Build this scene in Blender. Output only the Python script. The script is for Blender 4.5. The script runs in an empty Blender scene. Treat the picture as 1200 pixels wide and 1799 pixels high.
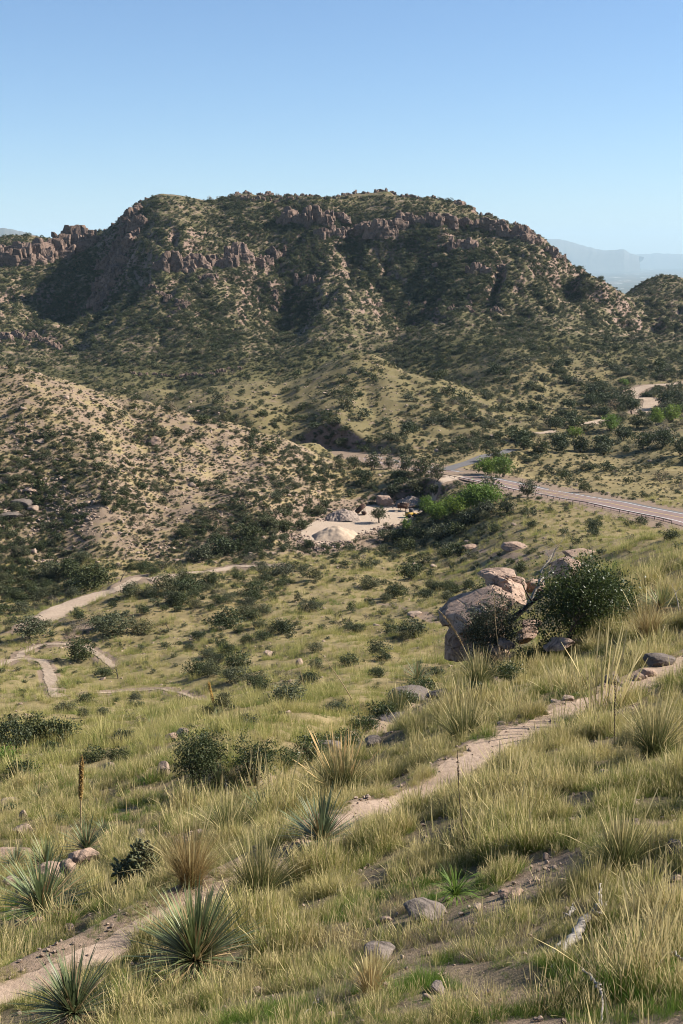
import bpy, math, random
import numpy as np
from mathutils import Vector, Matrix
random.seed(7)
RNG = np.random.default_rng(7)
scene = bpy.context.scene
COL = scene.collection
F = 2171.0
PITCH = math.radians(11.7)
CP, SP = math.cos(PITCH), math.sin(PITCH)
SUN_AZ, SUN_EL = math.radians(80), math.radians(35)

# ------------------------------------------------------------------ view maths (photo pixels, 1200 x 1799)
def ray(px, py):
    a = (np.asarray(px, float)-600)/F; b = (899.5-np.asarray(py, float))/F
    den = CP + b*SP
    return a/den, (-SP + b*CP)/den            # u = x/y, t = z/y
def proj(x, y, z):
    x, y, z = (np.asarray(v, float) for v in (x, y, z))
    d = y*CP - z*SP; up = y*SP + z*CP
    return 600 + F*x/d, 899.5 - F*up/d

# ------------------------------------------------------------------ noise
def _hash(ix, iy, iz, seed):
    h = (ix.astype(np.int64)*374761393 + iy.astype(np.int64)*668265263 + iz.astype(np.int64)*2147483647 + seed*974634777) & 0xffffffff
    h = ((h ^ (h >> 13))*1274126177) & 0xffffffff
    return ((h ^ (h >> 16)) & 0xffffff)/float(0xffffff)*2-1
def noise2(x, y, seed=0):
    x = np.asarray(x, float); y = np.asarray(y, float)
    x0 = np.floor(x); y0 = np.floor(y); fx = x-x0; fy = y-y0
    sx = fx*fx*fx*(fx*(fx*6-15)+10); sy = fy*fy*fy*(fy*(fy*6-15)+10)
    z = np.zeros_like(x0)
    def g(dx, dy):
        a = _hash(x0+dx, y0+dy, z, seed)*math.pi
        return np.cos(a)*(fx-dx)+np.sin(a)*(fy-dy)
    return 1.5*((g(0, 0)*(1-sx)+g(1, 0)*sx)*(1-sy)+(g(0, 1)*(1-sx)+g(1, 1)*sx)*sy)
def noise3(p, seed=0):
    p0 = np.floor(p); f = p-p0; s = f*f*(3-2*f)
    r = 0
    for dx in (0, 1):
        for dy in (0, 1):
            for dz in (0, 1):
                w = (s[:, 0] if dx else 1-s[:, 0])*(s[:, 1] if dy else 1-s[:, 1])*(s[:, 2] if dz else 1-s[:, 2])
                r = r + w*_hash(p0[:, 0]+dx, p0[:, 1]+dy, p0[:, 2]+dz, seed)
    return r
def fbm2(x, y, oct=4, seed=0):
    r = 0; a = 1
    for k in range(oct):
        r = r + a*noise2(x*2**k, y*2**k, seed+k*17); a *= .5
    return r
def sstep(a, b, x):
    t = np.clip((x-a)/(b-a), 0, 1); return t*t*(3-2*t)

# ------------------------------------------------------------------ ground heights: known points (px, py, distance)
PTS = [(0,1799,11),(300,1799,9),(600,1799,7.4),(900,1799,6.6),(1200,1799,6),
(200,1660,14),(30,1735,13),(330,1590,15),(525,1495,17),(640,1430,18.5),(740,1390,19.8),(860,1320,21.6),(960,1270,23.4),(1060,1230,25),(1200,1165,27.5),
(600,1600,12.5),(850,1600,10.5),(1100,1600,9),(850,1450,15),(1100,1400,14),(1200,1300,18),(1200,1600,8.6),
(100,1590,20),(140,1480,30),(0,1520,30),(300,1480,21.5),(0,1620,19),
(450,1400,27),(600,1370,26.5),(560,1318,30),(700,1255,34),(790,1198,39),(900,1190,34),(1000,1130,38),(1100,1060,42),(1150,1014,46),(1200,987,50),(1200,1080,36),(1000,1200,29),
(0,1400,55),(150,1400,50),(300,1385,40),(350,1340,50),(450,1335,47),
(0,1330,75),(200,1300,80),(330,1270,85),(500,1290,65),(550,1250,85),(620,1220,100),
(0,1230,140),(97,1223,145),(267,1213,150),(360,1230,130),(500,1200,125),(700,1195,118),
(60,1150,190),(180,1155,185),(400,1120,190),(600,1130,170),(750,1130,165),
(200,1090,220),(400,1050,235),(600,1050,225),(750,1050,215),(800,1000,250),
(75,1087,235),(150,1055,250),(243,1015,275),(360,1005,285),(480,994,290),(600,980,298),(700,970,304),(0,1100,235),
(900,960,250),(1000,950,235),(1100,960,190),(1200,960,165),(900,920,290),(1050,912,275),
(540,950,335),(600,930,345),(660,915,355),(700,900,365),(760,885,375),
(1200,911,268),(1066,883,300),(932,860,345),(780,830,405),(700,812,440),(630,802,475),
(0,1010,300),(100,1000,305),(250,985,310),(400,975,315),(500,945,328),(0,950,315),(200,920,325),(0,850,340),(200,850,345),(400,880,345),(550,870,370),(0,750,375),(200,765,385),(400,810,390),(600,830,415),
(0,637,430),(100,655,432),(200,690,434),(300,715,438),(400,745,442),(500,770,448),(545,780,450),(590,794,456),(640,805,448),(700,840,415),
(500,765,515),(600,742,510),(700,786,474),(740,802,460),(450,752,520),(400,728,545),(450,705,575),(600,705,550),(650,680,580),(750,740,520),(850,770,480),(800,700,580),
(640,612,680),(560,640,690),(450,662,680),(330,682,660),(260,690,640),(700,640,650),(780,668,640),(900,712,615),(960,740,560),(900,640,740),
(1000,770,520),(1100,740,570),(1200,755,510),(1125,700,640),(1200,675,690),(1000,690,670),(1100,825,395),(1200,845,350),(1000,820,425),(1200,800,430),(900,820,425),
(1000,640,760),(1100,620,810),(1200,620,800),
(0,620,900),(150,645,860),(300,655,850),(500,625,860),(0,560,990),
(0,500,1110),(0,466,1180),(0,418,1270),(80,420,1270),(160,420,1260),
(150,560,1000),(100,600,930),(150,480,1150),(232,374,1200),(290,356,1160),(255,450,1050),(225,520,985),(350,400,1110),(340,480,1000),(450,480,1060),(400,560,930),(300,580,910),
(370,362,1200),(430,352,1210),(520,350,1200),(560,400,1130),(600,357,1190),(530,480,1070),(490,560,970),(610,440,1100),(600,520,960),(640,560,935),(700,540,1000),(680,360,1180),(740,450,1080),
(760,369,1170),(830,388,1150),(900,400,1130),(950,416,1110),(1000,460,1100),(1060,486,1090),(1088,510,1100),
(850,450,1040),(800,520,970),(790,600,850),(700,600,880),(900,560,900),(950,500,1000),(1000,570,900),(1050,545,980),(1110,560,1000),
(1130,493,1300),(1200,503,1350),(1100,525,1150),(1200,560,1050)]
ZPTS = [(600,45,-22.6),(700,50,-23),(800,60,-27),(900,62,-27.5),(1000,66,-28),(1100,72,-28),(1200,80,-29),
(0,560,-86),(200,560,-85),(400,488,-83),(300,760,-84),(640,790,-84),(500,790,-84),(780,740,-82),
(0,1500,-40),(300,1450,0),(600,1450,0),(900,1400,-30),(1060,1400,-110),(1200,1700,-120),(700,1800,-150),(100,1800,-150)]
_cu, _cl, _ct = [], [], []
def _add(u, Y, t): _cu.append(u); _cl.append(math.log(Y)); _ct.append(t)
for px, py, Y in PTS:
    u, t = ray(px, py); _add(float(u), Y, float(t))
    if px in (0, 1200):
        for k in (1.7, 3.2):
            uu = float(u)*k; near = 1-float(sstep(40, 120, Y))
            if Y < 13 and k > 1.7: continue
            _add(uu, Y*(1 if px == 0 or Y > 60 else 1.0), float(t)+.16*near*(uu-float(u)))
for px, Y, z in ZPTS:
    _add((px-600)/F, Y, z/Y)
    if px in (0, 1200):
        for k in (1.7, 3.2): _add((px-600)/F*k, Y, z/Y)
for u in (-.9, -.45, 0, .45, .9):
    for Y in (1.2, 2.2, 4.0):
        _add(u, Y, -1.7/Y+.22*u-.42)
for u in (-.9, .9): _add(u, 8, -1.7/8+.22*u-.42)
_cu, _cl, _ct = map(np.array, (_cu, _cl, _ct))
KU, KL = 1/.10, 1/.30
def _phi(r2): return np.sqrt(r2+.16)
_D = ((_cu[:, None]-_cu[None])*KU)**2+((_cl[:, None]-_cl[None])*KL)**2
_n = len(_cu)
_P = np.stack([np.ones(_n), _cu*KU, _cl*KL], 1)
_A = np.zeros((_n+3, _n+3)); _A[:_n, :_n] = -_phi(_D)+np.eye(_n)*1e-3
_A[:_n, _n:] = _P; _A[_n:, :_n] = _P.T
_w = np.linalg.lstsq(_A, np.concatenate([_ct, [0, 0, 0]]), rcond=None)[0]
def base_t(u, l):
    out = np.empty(u.size); uf, lf = u.ravel(), l.ravel()
    for i in range(0, u.size, 40000):
        a, b = uf[i:i+40000], lf[i:i+40000]
        r2 = ((a[:, None]-_cu[None])*KU)**2+((b[:, None]-_cl[None])*KL)**2
        out[i:i+40000] = -_phi(r2)@_w[:_n]+_w[_n]+_w[_n+1]*a*KU+_w[_n+2]*b*KL
    return out.reshape(u.shape)

US = np.concatenate([np.linspace(-1.0, -.345, 70)[:-1], np.linspace(-.345, .345, 620), np.linspace(.345, 1.0, 70)[1:]])
LS = np.concatenate([np.linspace(math.log(1.2), math.log(5), 60)[:-1], np.arange(math.log(5), math.log(1500), .0052), np.linspace(math.log(1500), math.log(70000), 90)[1:]])
YS = np.exp(LS)
GU, GL = np.meshgrid(US, LS)
GY = np.exp(GL); GX = GU*GY
# base on a thinner grid, then smooth upsampling along both axes
_lc = np.arange(LS[0], math.log(2600)+.02, .0104); _uc = US[::2]
_uc = np.append(_uc, US[-1]) if _uc[-1] != US[-1] else _uc
_T = base_t(*np.meshgrid(_uc, _lc))
_T = np.stack([np.interp(US, _uc, r) for r in _T])
_li = np.clip((LS-_lc[0])/.0104, 0, len(_lc)-1.001); _l0 = _li.astype(int); _lf = (_li-_l0)[:, None]
GT = _T[_l0]*(1-_lf)+_T[_l0+1]*_lf
GH = GT*GY
far = sstep(1500, 3200, GY)
GH = GH*(1-far) + (-520)*far
# natural relief, each octave only where it is small beside the distance
mount = sstep(820, 930, GY)*(1-sstep(1500, 2500, GY))
for lam, amp, s in ((220, 7, 1), (110, 4, 2), (55, 2.4, 3), (28, 1.3, 4), (14, .95, 5), (7, .5, 6), (3.5, .2, 8), (1.7, .08, 9), (.8, .045, 10), (.4, .02, 11)):
    msk = sstep(lam*3.5, lam*8, GY)*(1-far)*(1-sstep(lam*250, lam*500, GY))
    flat = 1 if lam < 14 else .55+.45*mount
    GH += amp*noise2(GX/lam+s*7.3, GY/lam+s*3.1, s)*msk*flat
# gullies running down the mountain face
for lam, amp, s in ((110, 8, 31), (60, 5, 32), (30, 3.2, 33), (15, 1.8, 34)):
    wx = GX/lam+.8*noise2(GX/90, GY/90, s+5)+.25*noise2(GX/25, GY/25, s+6); n = noise2(wx, GY/(lam*3.2), s)
    GH -= amp*(1-np.minimum(1, np.abs(n)*2.6))*mount*sstep(850, 980, GY)*(1-sstep(1120, 1180, GY))
m2 = sstep(300, 340, GY)*(1-sstep(800, 860, GY))
for lam, amp, s in ((60, 2.0, 41), (30, 1.0, 42)):
    n = noise2(GX/lam+.3*noise2(GX/50, GY/50, s), GY/(lam*2.2), s)
    GH -= amp*(1-np.minimum(1, np.abs(n)*2.6))*m2
# rocky ledges
led = noise2(GX/130, GY/130, 51)+.25
GH += np.where(mount > 0, mount*2.2*np.clip(led, 0, 1)*np.tanh(6*noise2(GX/40, GH/7, 52)), 0)

def _uv(x, y):
    y = np.maximum(np.asarray(y, float), 1.25); u = np.clip(np.asarray(x, float)/y, US[0], US[-1])
    return np.interp(u, US, np.arange(len(US))), np.interp(np.log(y), LS, np.arange(len(LS)))
def H(x, y, A=None):
    A = GH if A is None else A
    i, j = _uv(x, y)
    i0 = np.minimum(i.astype(int), len(US)-2); j0 = np.minimum(j.astype(int), len(LS)-2)
    a, b = i-i0, j-j0
    return (A[j0, i0]*(1-a)+A[j0, i0+1]*a)*(1-b)+(A[j0+1, i0]*(1-a)+A[j0+1, i0+1]*a)*b
_CM = None
def refresh():
    global _CM
    _CM = np.maximum.accumulate(GH/GY, axis=0)
def at(px, py, ymin=0):
    """first ground point seen through photo pixel -> x, y, z (arrays)"""
    u, t = ray(px, py); u = np.atleast_1d(u); t = np.atleast_1d(t)
    ci = np.clip(np.round(np.interp(u, US, np.arange(len(US)))).astype(int), 0, len(US)-1)
    Y = np.empty(u.size)
    for k in range(u.size):
        col = _CM[:, ci[k]]
        j = int(np.searchsorted(col, t[k]))
        if ymin:
            jm = int(np.searchsorted(YS, ymin)); c2 = GH[jm:, ci[k]]/YS[jm:]
            jj = np.argmax(c2 >= t[k]); j = jm+int(jj) if (c2 >= t[k]).any() else j
        if j >= len(YS): Y[k] = np.nan; continue
        if j == 0: Y[k] = YS[0]; continue
        c0, c1 = col[j-1], GH[j, ci[k]]/YS[j]
        f = np.clip((t[k]-c0)/(c1-c0+1e-9), 0, 1); Y[k] = YS[j-1]+(YS[j]-YS[j-1])*f
    x = u*Y
    return x, Y, H(np.nan_to_num(x), np.nan_to_num(Y, nan=1000.))
refresh()

# ------------------------------------------------------------------ roads and trails as lines on the ground
def smooth_line(p, n):
    p = np.array(p, float); s = np.arange(len(p)); q = np.linspace(0, len(p)-1, n)
    out = np.empty((n, p.shape[1]))
    for k in range(p.shape[1]):
        v = p[:, k]; i = np.clip(q.astype(int), 0, len(p)-2); f = q-i
        vm = v[np.maximum(i-1, 0)]; v0 = v[i]; v1 = v[i+1]; v2 = v[np.minimum(i+2, len(p)-1)]
        out[:, k] = .5*((2*v0)+(-vm+v1)*f+(2*vm-5*v0+4*v1-v2)*f*f+(-vm+3*v0-3*v1+v2)*f**3)
    return out
def line_from(pts, n, ymin=0):
    """pts (px,py[,Y]) -> world polyline x,y"""
    out = []
    for p in pts:
        if len(p) == 3:
            u, t = ray(p[0], p[1]); out.append((float(u)*p[2], p[2]))
        else:
            x, y, z = at(p[0], p[1], ymin); out.append((float(x[0]), float(y[0])))
    return smooth_line(out, n)
def dist_to(line, X, Y, R):
    """distance and nearest index for points inside the box of the line grown by R"""
    m = (X > line[:, 0].min()-R) & (X < line[:, 0].max()+R) & (Y > line[:, 1].min()-R) & (Y < line[:, 1].max()+R)
    D = np.full(X.shape, 1e9); I = np.zeros(X.shape, int)
    idx = np.nonzero(m.ravel())[0]; xf, yf = X.ravel()[idx], Y.ravel()[idx]
    d = np.empty(len(idx)); ii = np.empty(len(idx), int)
    for k in range(0, len(idx), 30000):
        q = (xf[k:k+30000, None]-line[None, :, 0])**2+(yf[k:k+30000, None]-line[None, :, 1])**2
        a = q.argmin(1); ii[k:k+30000] = a; d[k:k+30000] = np.sqrt(q[np.arange(len(a)), a])
    D.ravel()[idx] = d; I.ravel()[idx] = ii
    return D, I
def carve(line, half, blend, sm=25, zline=None, strength=1.0):
    global GH
    z = H(line[:, 0], line[:, 1]) if zline is None else zline
    k = min(sm, len(z)//2*2-1); zp = np.pad(z, k, mode='edge')
    z = np.convolve(zp, np.ones(2*k+1)/(2*k+1), 'same')[k:-k]
    D, I = dist_to(line, GX, GY, half+blend)
    w = (1-sstep(half, half+blend, D))*strength
    GH = GH*(1-w)+z[I]*w
    refresh(); return z
TRAIL = line_from([(-260,1830,11.6),(-120,1790,12.2),(30,1745,13),(125,1700,13.5),(200,1660,14),(280,1622,14.6),(360,1575,15.2),(440,1530,16),(525,1492,17),(640,1432,18.5),(740,1390,19.8),(860,1322,21.6),(960,1272,23.4),(1060,1232,25),(1130,1200,26.2),(1200,1167,27.5),(1330,1110,30)], 400)
carve(TRAIL, .5, .55, 9)
HIGHWAY = line_from([(1500,990,215),(1330,942,240),(1200,911,268),(1066,883,300),(932,859,345),(850,843,378),(780,829,407),(700,814,440),(630,803,475),(540,799,505),(470,803,492)], 500)
hz = np.interp(np.linspace(0, 10, 500), np.arange(11), [-53,-55,-57,-59.8,-65,-68,-70.6,-73.5,-76.2,-79.7,-81])
carve(HIGHWAY, 9.5, 6, 3, hz); HZ = carve(HIGHWAY[:350], 9.5, 34, 3, hz[:350])
WIND_A = line_from([(-40,1180),(0,1171),(33,1157),(60,1160),(80,1170),(87,1187),(92,1208),(97,1222),(133,1223),(167,1218),(213,1215),(267,1212),(300,1215),(333,1224),(362,1231)], 300)
WIND_B = line_from([(33,1156),(43,1145),(67,1136),(110,1132),(133,1135),(157,1141),(180,1155),(200,1173)], 160)
carve(WIND_A, .9, 1.2, 5); carve(WIND_B, .9, 1.2, 5)
WASH = line_from([(55,1098),(77,1087),(105,1072),(133,1061),(177,1046),(213,1031),(243,1016)], 160)
WASH_B = line_from([(262,1019),(290,1015),(313,1012),(360,1005),(405,999),(440,996),(485,993)], 160)
carve(WASH, 2.5, 3, 9); carve(WASH_B, 1.6, 3, 9)
ACCESS = line_from([(735,893,372),(767,882,377),(790,868,382),(802,855,386),(808,842,391)], 80)
SIDE = line_from([(782,824,412),(800,818,424),(830,812,436),(865,806,452),(900,803,468)], 80)
carve(ACCESS, 4, 5, 5); carve(SIDE, 4.5, 5, 5)
HZ = carve(HIGHWAY, 8.5, 7, 3, hz)
FARROAD = line_from([(1290,672,720),(1200,674,690),(1162,675,684),(1130,677,678),(1110,683,664),(1118,690,652),(1142,693,648),(1143,702,634),(1135,712,622),(1126,722,608)], 200)
FARROAD_B = line_from([(1066,734,585),(1043,745,570),(1025,756,556)], 40)
FARROAD_C = line_from([(975,765,540),(958,772,532),(940,776,526)], 40)
carve(ACCESS, 3.5, 12, 5)
for l in (FARROAD, FARROAD_B, FARROAD_C): carve(l, 5, 6, 15)
# gullies down the mountain face
GUL = []
for pts, w_, d_ in (([(608,402),(628,432),(648,470),(668,505),(700,542),(735,575)], 34, 8), ([(428,478),(455,520),(480,560),(500,600)], 30, 6), ([(560,430),(548,470),(520,520),(510,570)], 26, 4),
      ([(238,392),(190,450),(140,520),(60,565)], 60, 12), ([(830,440),(850,490),(880,540),(900,600)], 30, 6), ([(730,420),(760,480),(800,540)], 26, 6), ([(345,500),(370,560),(380,610)], 24, 6), ([(960,470),(1000,520),(1040,560)], 26, 6)):
    l = line_from(pts, 120); l[:, 0] += 5*noise2(l[:, 1]/20, l[:, 1]*0+w_, 3); GUL.append(l)
    D, I = dist_to(l, GX, GY, w_); e = np.minimum(I, 119-I)/20.
    GH = GH-d_*np.clip(1-D/w_, 0, 1)**1.2*np.clip(e+.15, 0, 1)
refresh()
# the near slope breaks off along a bank that dips away to the left, out of the sun
_a, _b = np.array([4.6, 40.5]), np.array([-1.2, 29.0]); _dd = (_b-_a)/np.linalg.norm(_b-_a)
_s = (GX-_a[0])*_dd[0]+(GY-_a[1])*_dd[1]; _n = (GX-_a[0])*_dd[1]-(GY-_a[1])*_dd[0]
_n = np.where((GX-_a[0])*-1 > 0, 1, 1)*_n
if ((-50-_a[0])*_dd[1]-(35-_a[1])*_dd[0]) < 0: _n = -_n
_n = _n+.35*noise2(GX/1.3, GY/1.3, 71); _L = np.linalg.norm(_b-_a)
GH = GH-2.3*sstep(0, 2.0, _n)*(1-sstep(4, 18, _n))*sstep(-3, 1.5, _s)*(1-sstep(_L-1.5, _L+3, _s))
# the same bank where it comes into view: a rocky step in shade
_a, _b = np.array([3.35, 34.8]), np.array([-.35, 27.2]); _dd = (_b-_a)/np.linalg.norm(_b-_a); _L = np.linalg.norm(_b-_a)
_s = (GX-_a[0])*_dd[0]+(GY-_a[1])*_dd[1]; _n = (GX-_a[0])*_dd[1]-(GY-_a[1])*_dd[0]+.3*noise2(GX/.9, GY/.9, 72)
if ((-50-_a[0])*_dd[1]-(35-_a[1])*_dd[0]) < 0: _n = -_n
GH = GH-1.25*sstep(0, .75, _n)*(1-sstep(3, 14, _n))*sstep(-2.5, 1.0, _s)*(1-sstep(_L-1, _L+2, _s))
refresh()
# quarry floor levelled
QP = [(532,948),(530,930),(550,918),(575,908),(610,900),(650,888),(690,884),(738,884),(756,892),(748,902),(719,914),(690,924),(655,934),(620,944),(592,957),(560,958)]
QZ = -76.2
def plane_pt(px, py, z):
    u, t = ray(px, py); Y = z/t; return float(u*Y), float(Y)
QPW = np.array([plane_pt(p[0], p[1], QZ) for p in QP])
def inpoly(X, Y, P):
    c = np.zeros(X.shape, bool); n = len(P)
    for i in range(n):
        x0, y0 = P[i]; x1, y1 = P[(i+1) % n]
        c ^= ((y0 > Y) != (y1 > Y)) & (X < (x1-x0)*(Y-y0)/(y1-y0+1e-12)+x0)
    return c
_ql = smooth_line(np.vstack([QPW, QPW[:1]]), 160)
_D, _I = dist_to(_ql, GX, GY, 14)
_in = inpoly(GX, GY, QPW)
_w = np.where(_in, 1, 1-sstep(0, np.where(GY > 372, 3.5, 9), _D))
GH = GH*(1-_w)+QZ*_w
refresh()

# ------------------------------------------------------------------ mesh helpers
def mesh_obj(name, V, faces, mat=None, parent=None, smooth=False, link=True):
    """faces: (n,k) array or list of such arrays"""
    if not isinstance(faces, list): faces = [faces]
    faces = [np.asarray(f, np.int32) for f in faces if len(f)]
    me = bpy.data.meshes.new(name)
    V = np.asarray(V, np.float32)
    me.vertices.add(len(V)); me.vertices.foreach_set('co', V.ravel())
    nl = sum(f.size for f in faces); nf = sum(len(f) for f in faces)
    me.loops.add(nl); me.loops.foreach_set('vertex_index', np.concatenate([f.ravel() for f in faces]))
    sizes = np.concatenate([np.full(len(f), f.shape[1], np.int32) for f in faces])
    me.polygons.add(nf)
    me.polygons.foreach_set('loop_start', np.concatenate([[0], np.cumsum(sizes)[:-1]]).astype(np.int32))
    me.polygons.foreach_set('loop_total', sizes)
    if smooth: me.polygons.foreach_set('use_smooth', np.ones(nf, bool))
    me.update(calc_edges=True)
    ms = mat if isinstance(mat, list) else [mat]
    for m in ms:
        if m: me.materials.append(m)
    o = bpy.data.objects.new(name, me)
    if link: COL.objects.link(o)
    if parent is not None: o.parent = parent
    return o
def attr(o, name, vals, kind='FLOAT', dom='POINT'):
    a = o.data.attributes.new(name, kind, dom)
    a.data.foreach_set('color' if 'COLOR' in kind else 'vector' if kind == 'FLOAT_VECTOR' else 'value', np.asarray(vals, np.float32 if kind != 'INT' else np.int32).ravel())
def tag(o, label=None, cat=None, group=None, kind=None):
    if label: o['label'] = label
    if cat: o['category'] = cat
    if group: o['group'] = group
    if kind: o['kind'] = kind
    return o
def empty(name, loc=(0, 0, 0)):
    o = bpy.data.objects.new(name, None); o.location = loc; o.empty_display_size = .2; COL.objects.link(o); return o

# ------------------------------------------------------------------ material helpers
class NT:
    def __init__(s, name):
        s.m = bpy.data.materials.new(name); s.m.use_nodes = True; s.t = s.m.node_tree; s.t.nodes.clear()
        s.out = s.n('ShaderNodeOutputMaterial')
    def n(s, typ, **kw):
        nd = s.t.nodes.new(typ)
        for k, v in kw.items():
            if k.startswith('i_'): nd.inputs[k[2:].replace('_', ' ')].default_value = v
            else: setattr(nd, k, v)
        return nd
    def l(s, a, b): s.t.links.new(a, b)
    def noise(s, vec, scale, detail=4, rough=.55, dist=0):
        nd = s.n('ShaderNodeTexNoise'); nd.inputs['Scale'].default_value = scale; nd.inputs['Detail'].default_value = detail
        nd.inputs['Roughness'].default_value = rough; nd.inputs['Distortion'].default_value = dist
        if vec is not None: s.l(vec, nd.inputs['Vector'])
        return nd.outputs['Fac']
    def ramp(s, fac, stops, interp='LINEAR'):
        nd = s.n('ShaderNodeValToRGB'); cr = nd.color_ramp; cr.interpolation = interp
        while len(cr.elements) > len(stops): cr.elements.remove(cr.elements[-1])
        while len(cr.elements) < len(stops): cr.elements.new(.5)
        for e, (p, c) in zip(cr.elements, stops):
            e.position = p; e.color = (c, c, c, 1) if isinstance(c, (int, float)) else (*c, 1)
        s.l(fac, nd.inputs['Fac']); return nd.outputs['Color']
    def mix(s, fac, a, b, mode='MIX'):
        nd = s.n('ShaderNodeMix', data_type='RGBA', blend_type=mode)
        for sock, v in ((nd.inputs[0], fac), (nd.inputs[6], a), (nd.inputs[7], b)):
            if isinstance(v, (int, float)): sock.default_value = v
            elif isinstance(v, tuple): sock.default_value = (*v, 1)
            else: s.l(v, sock)
        return nd.outputs[2]
    def math(s, op, a, b=0., clamp=False):
        nd = s.n('ShaderNodeMath', operation=op, use_clamp=clamp)
        for sock, v in ((nd.inputs[0], a), (nd.inputs[1], b)):
            if isinstance(v, (int, float)): sock.default_value = v
            else: s.l(v, sock)
        return nd.outputs[0]
    def attr(s, name, typ='GEOMETRY', out='Fac'):
        return s.n('ShaderNodeAttribute', attribute_name=name, attribute_type=typ).outputs[out]
    def bump(s, h, dist, strength=1):
        nd = s.n('ShaderNodeBump'); nd.inputs['Distance'].default_value = dist; nd.inputs['Strength'].default_value = strength
        s.l(h, nd.inputs['Height']); return nd.outputs[0]
    def bsdf(s, col, rough=.9, normal=None, spec=.15, trans=None):
        b = s.n('ShaderNodeBsdfPrincipled'); b.inputs['Roughness'].default_value = rough
        b.inputs['Specular IOR Level'].default_value = spec
        if isinstance(col, tuple): b.inputs['Base Color'].default_value = (*col, 1)
        else: s.l(col, b.inputs['Base Color'])
        if normal: s.l(normal, b.inputs['Normal'])
        sh = b.outputs[0]
        if trans:
            tr = s.n('ShaderNodeBsdfTranslucent')
            if isinstance(col, tuple): tr.inputs[0].default_value = (*col, 1)
            else: s.l(col, tr.inputs[0])
            mx = s.n('ShaderNodeMixShader'); mx.inputs[0].default_value = trans
            s.l(sh, mx.inputs[1]); s.l(tr.outputs[0], mx.inputs[2]); sh = mx.outputs[0]
        s.l(sh, s.out.inputs[0]); return b
    def pos(s): return s.n('ShaderNodeNewGeometry').outputs['Position']

# ------------------------------------------------------------------ zones of the ground (from where each point sits)
GPX, GPY = proj(GX, GY, GH)
def blob(px, py, list_):
    r = np.zeros(np.shape(px))
    for cx, cy, rx, ry, ang, v in list_:
        a = math.radians(ang); dx, dy = px-cx, py-cy
        p = (dx*math.cos(a)-dy*math.sin(a))/rx; q = (dx*math.sin(a)+dy*math.cos(a))/ry
        r = np.maximum(r, v*(1-sstep(.6, 1.25, np.sqrt(p*p+q*q))))
    return r
BARE = [(690,1262,150,19,30,1),(930,1560,150,34,28,1),(1010,1500,150,22,35,.7),(1180,1440,60,20,20,.6),(1120,1235,120,14,26,.9),(700,1660,90,20,20,.4),
 (745,1080,26,8,-12,.9),(690,1065,40,6,-8,.7),(720,1180,20,6,0,.5),(610,1120,30,6,0,.3),(900,978,60,7,0,.8),(1000,972,60,8,0,.9),(830,968,40,8,0,.7),
 (150,1105,60,12,15,.7),(250,1075,30,6,0,.5),(160,905,60,25,0,.8),(1150,768,26,8,0,1),(300,1150,60,12,0,.4),(100,1180,18,5,15,.8),(150,1140,30,6,10,.6)]
def dryness(px, py, y, x):
    j = 26*noise2(x/.9, y/.9, 12)*(y < 60)+14*noise2(x/9, y/9, 14)
    d = blob(px+j, py+j*.5, BARE)
    d = np.maximum(d, .58*sstep(296, 312, y)*(1-sstep(440, 470, y))*(1-sstep(520, 760, px)))       # left hillside: soil and stones
    d = np.maximum(d, .42*sstep(440, 480, y)*(1-sstep(800, 860, y)))
    d = np.maximum(d, .50*sstep(800, 880, y))
    d = np.maximum(d, .22*(y > 60))
    d = np.maximum(d, .16+.26*(1-sstep(45, 70, y)))
    return d
GD = dryness(GPX, GPY, GY, GX)
for ln, hw in ((HIGHWAY, 13), (ACCESS, 7), (WASH, 6), (WASH_B, 5), (WIND_A, 1.8), (WIND_B, 1.8), (TRAIL, .75), (FARROAD, 8)):
    D, I = dist_to(ln, GX, GY, hw*1.6); GD = np.maximum(GD, .95*(1-sstep(hw*.6, hw*1.3, D)))
GD = np.where((_D < 14) | _in, np.maximum(GD, 1-sstep(4, 14, np.where(_in, 0, _D))), GD)
# slope and hollow
_gy = np.gradient(GH, axis=0)/np.maximum(np.gradient(GY, axis=0), 1e-6)
_gx = np.gradient(GH, axis=1)/np.maximum(np.gradient(GX, axis=1), 1e-6)
GS = np.sqrt(np.clip(_gx**2+_gy**2, 0, 9))
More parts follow.
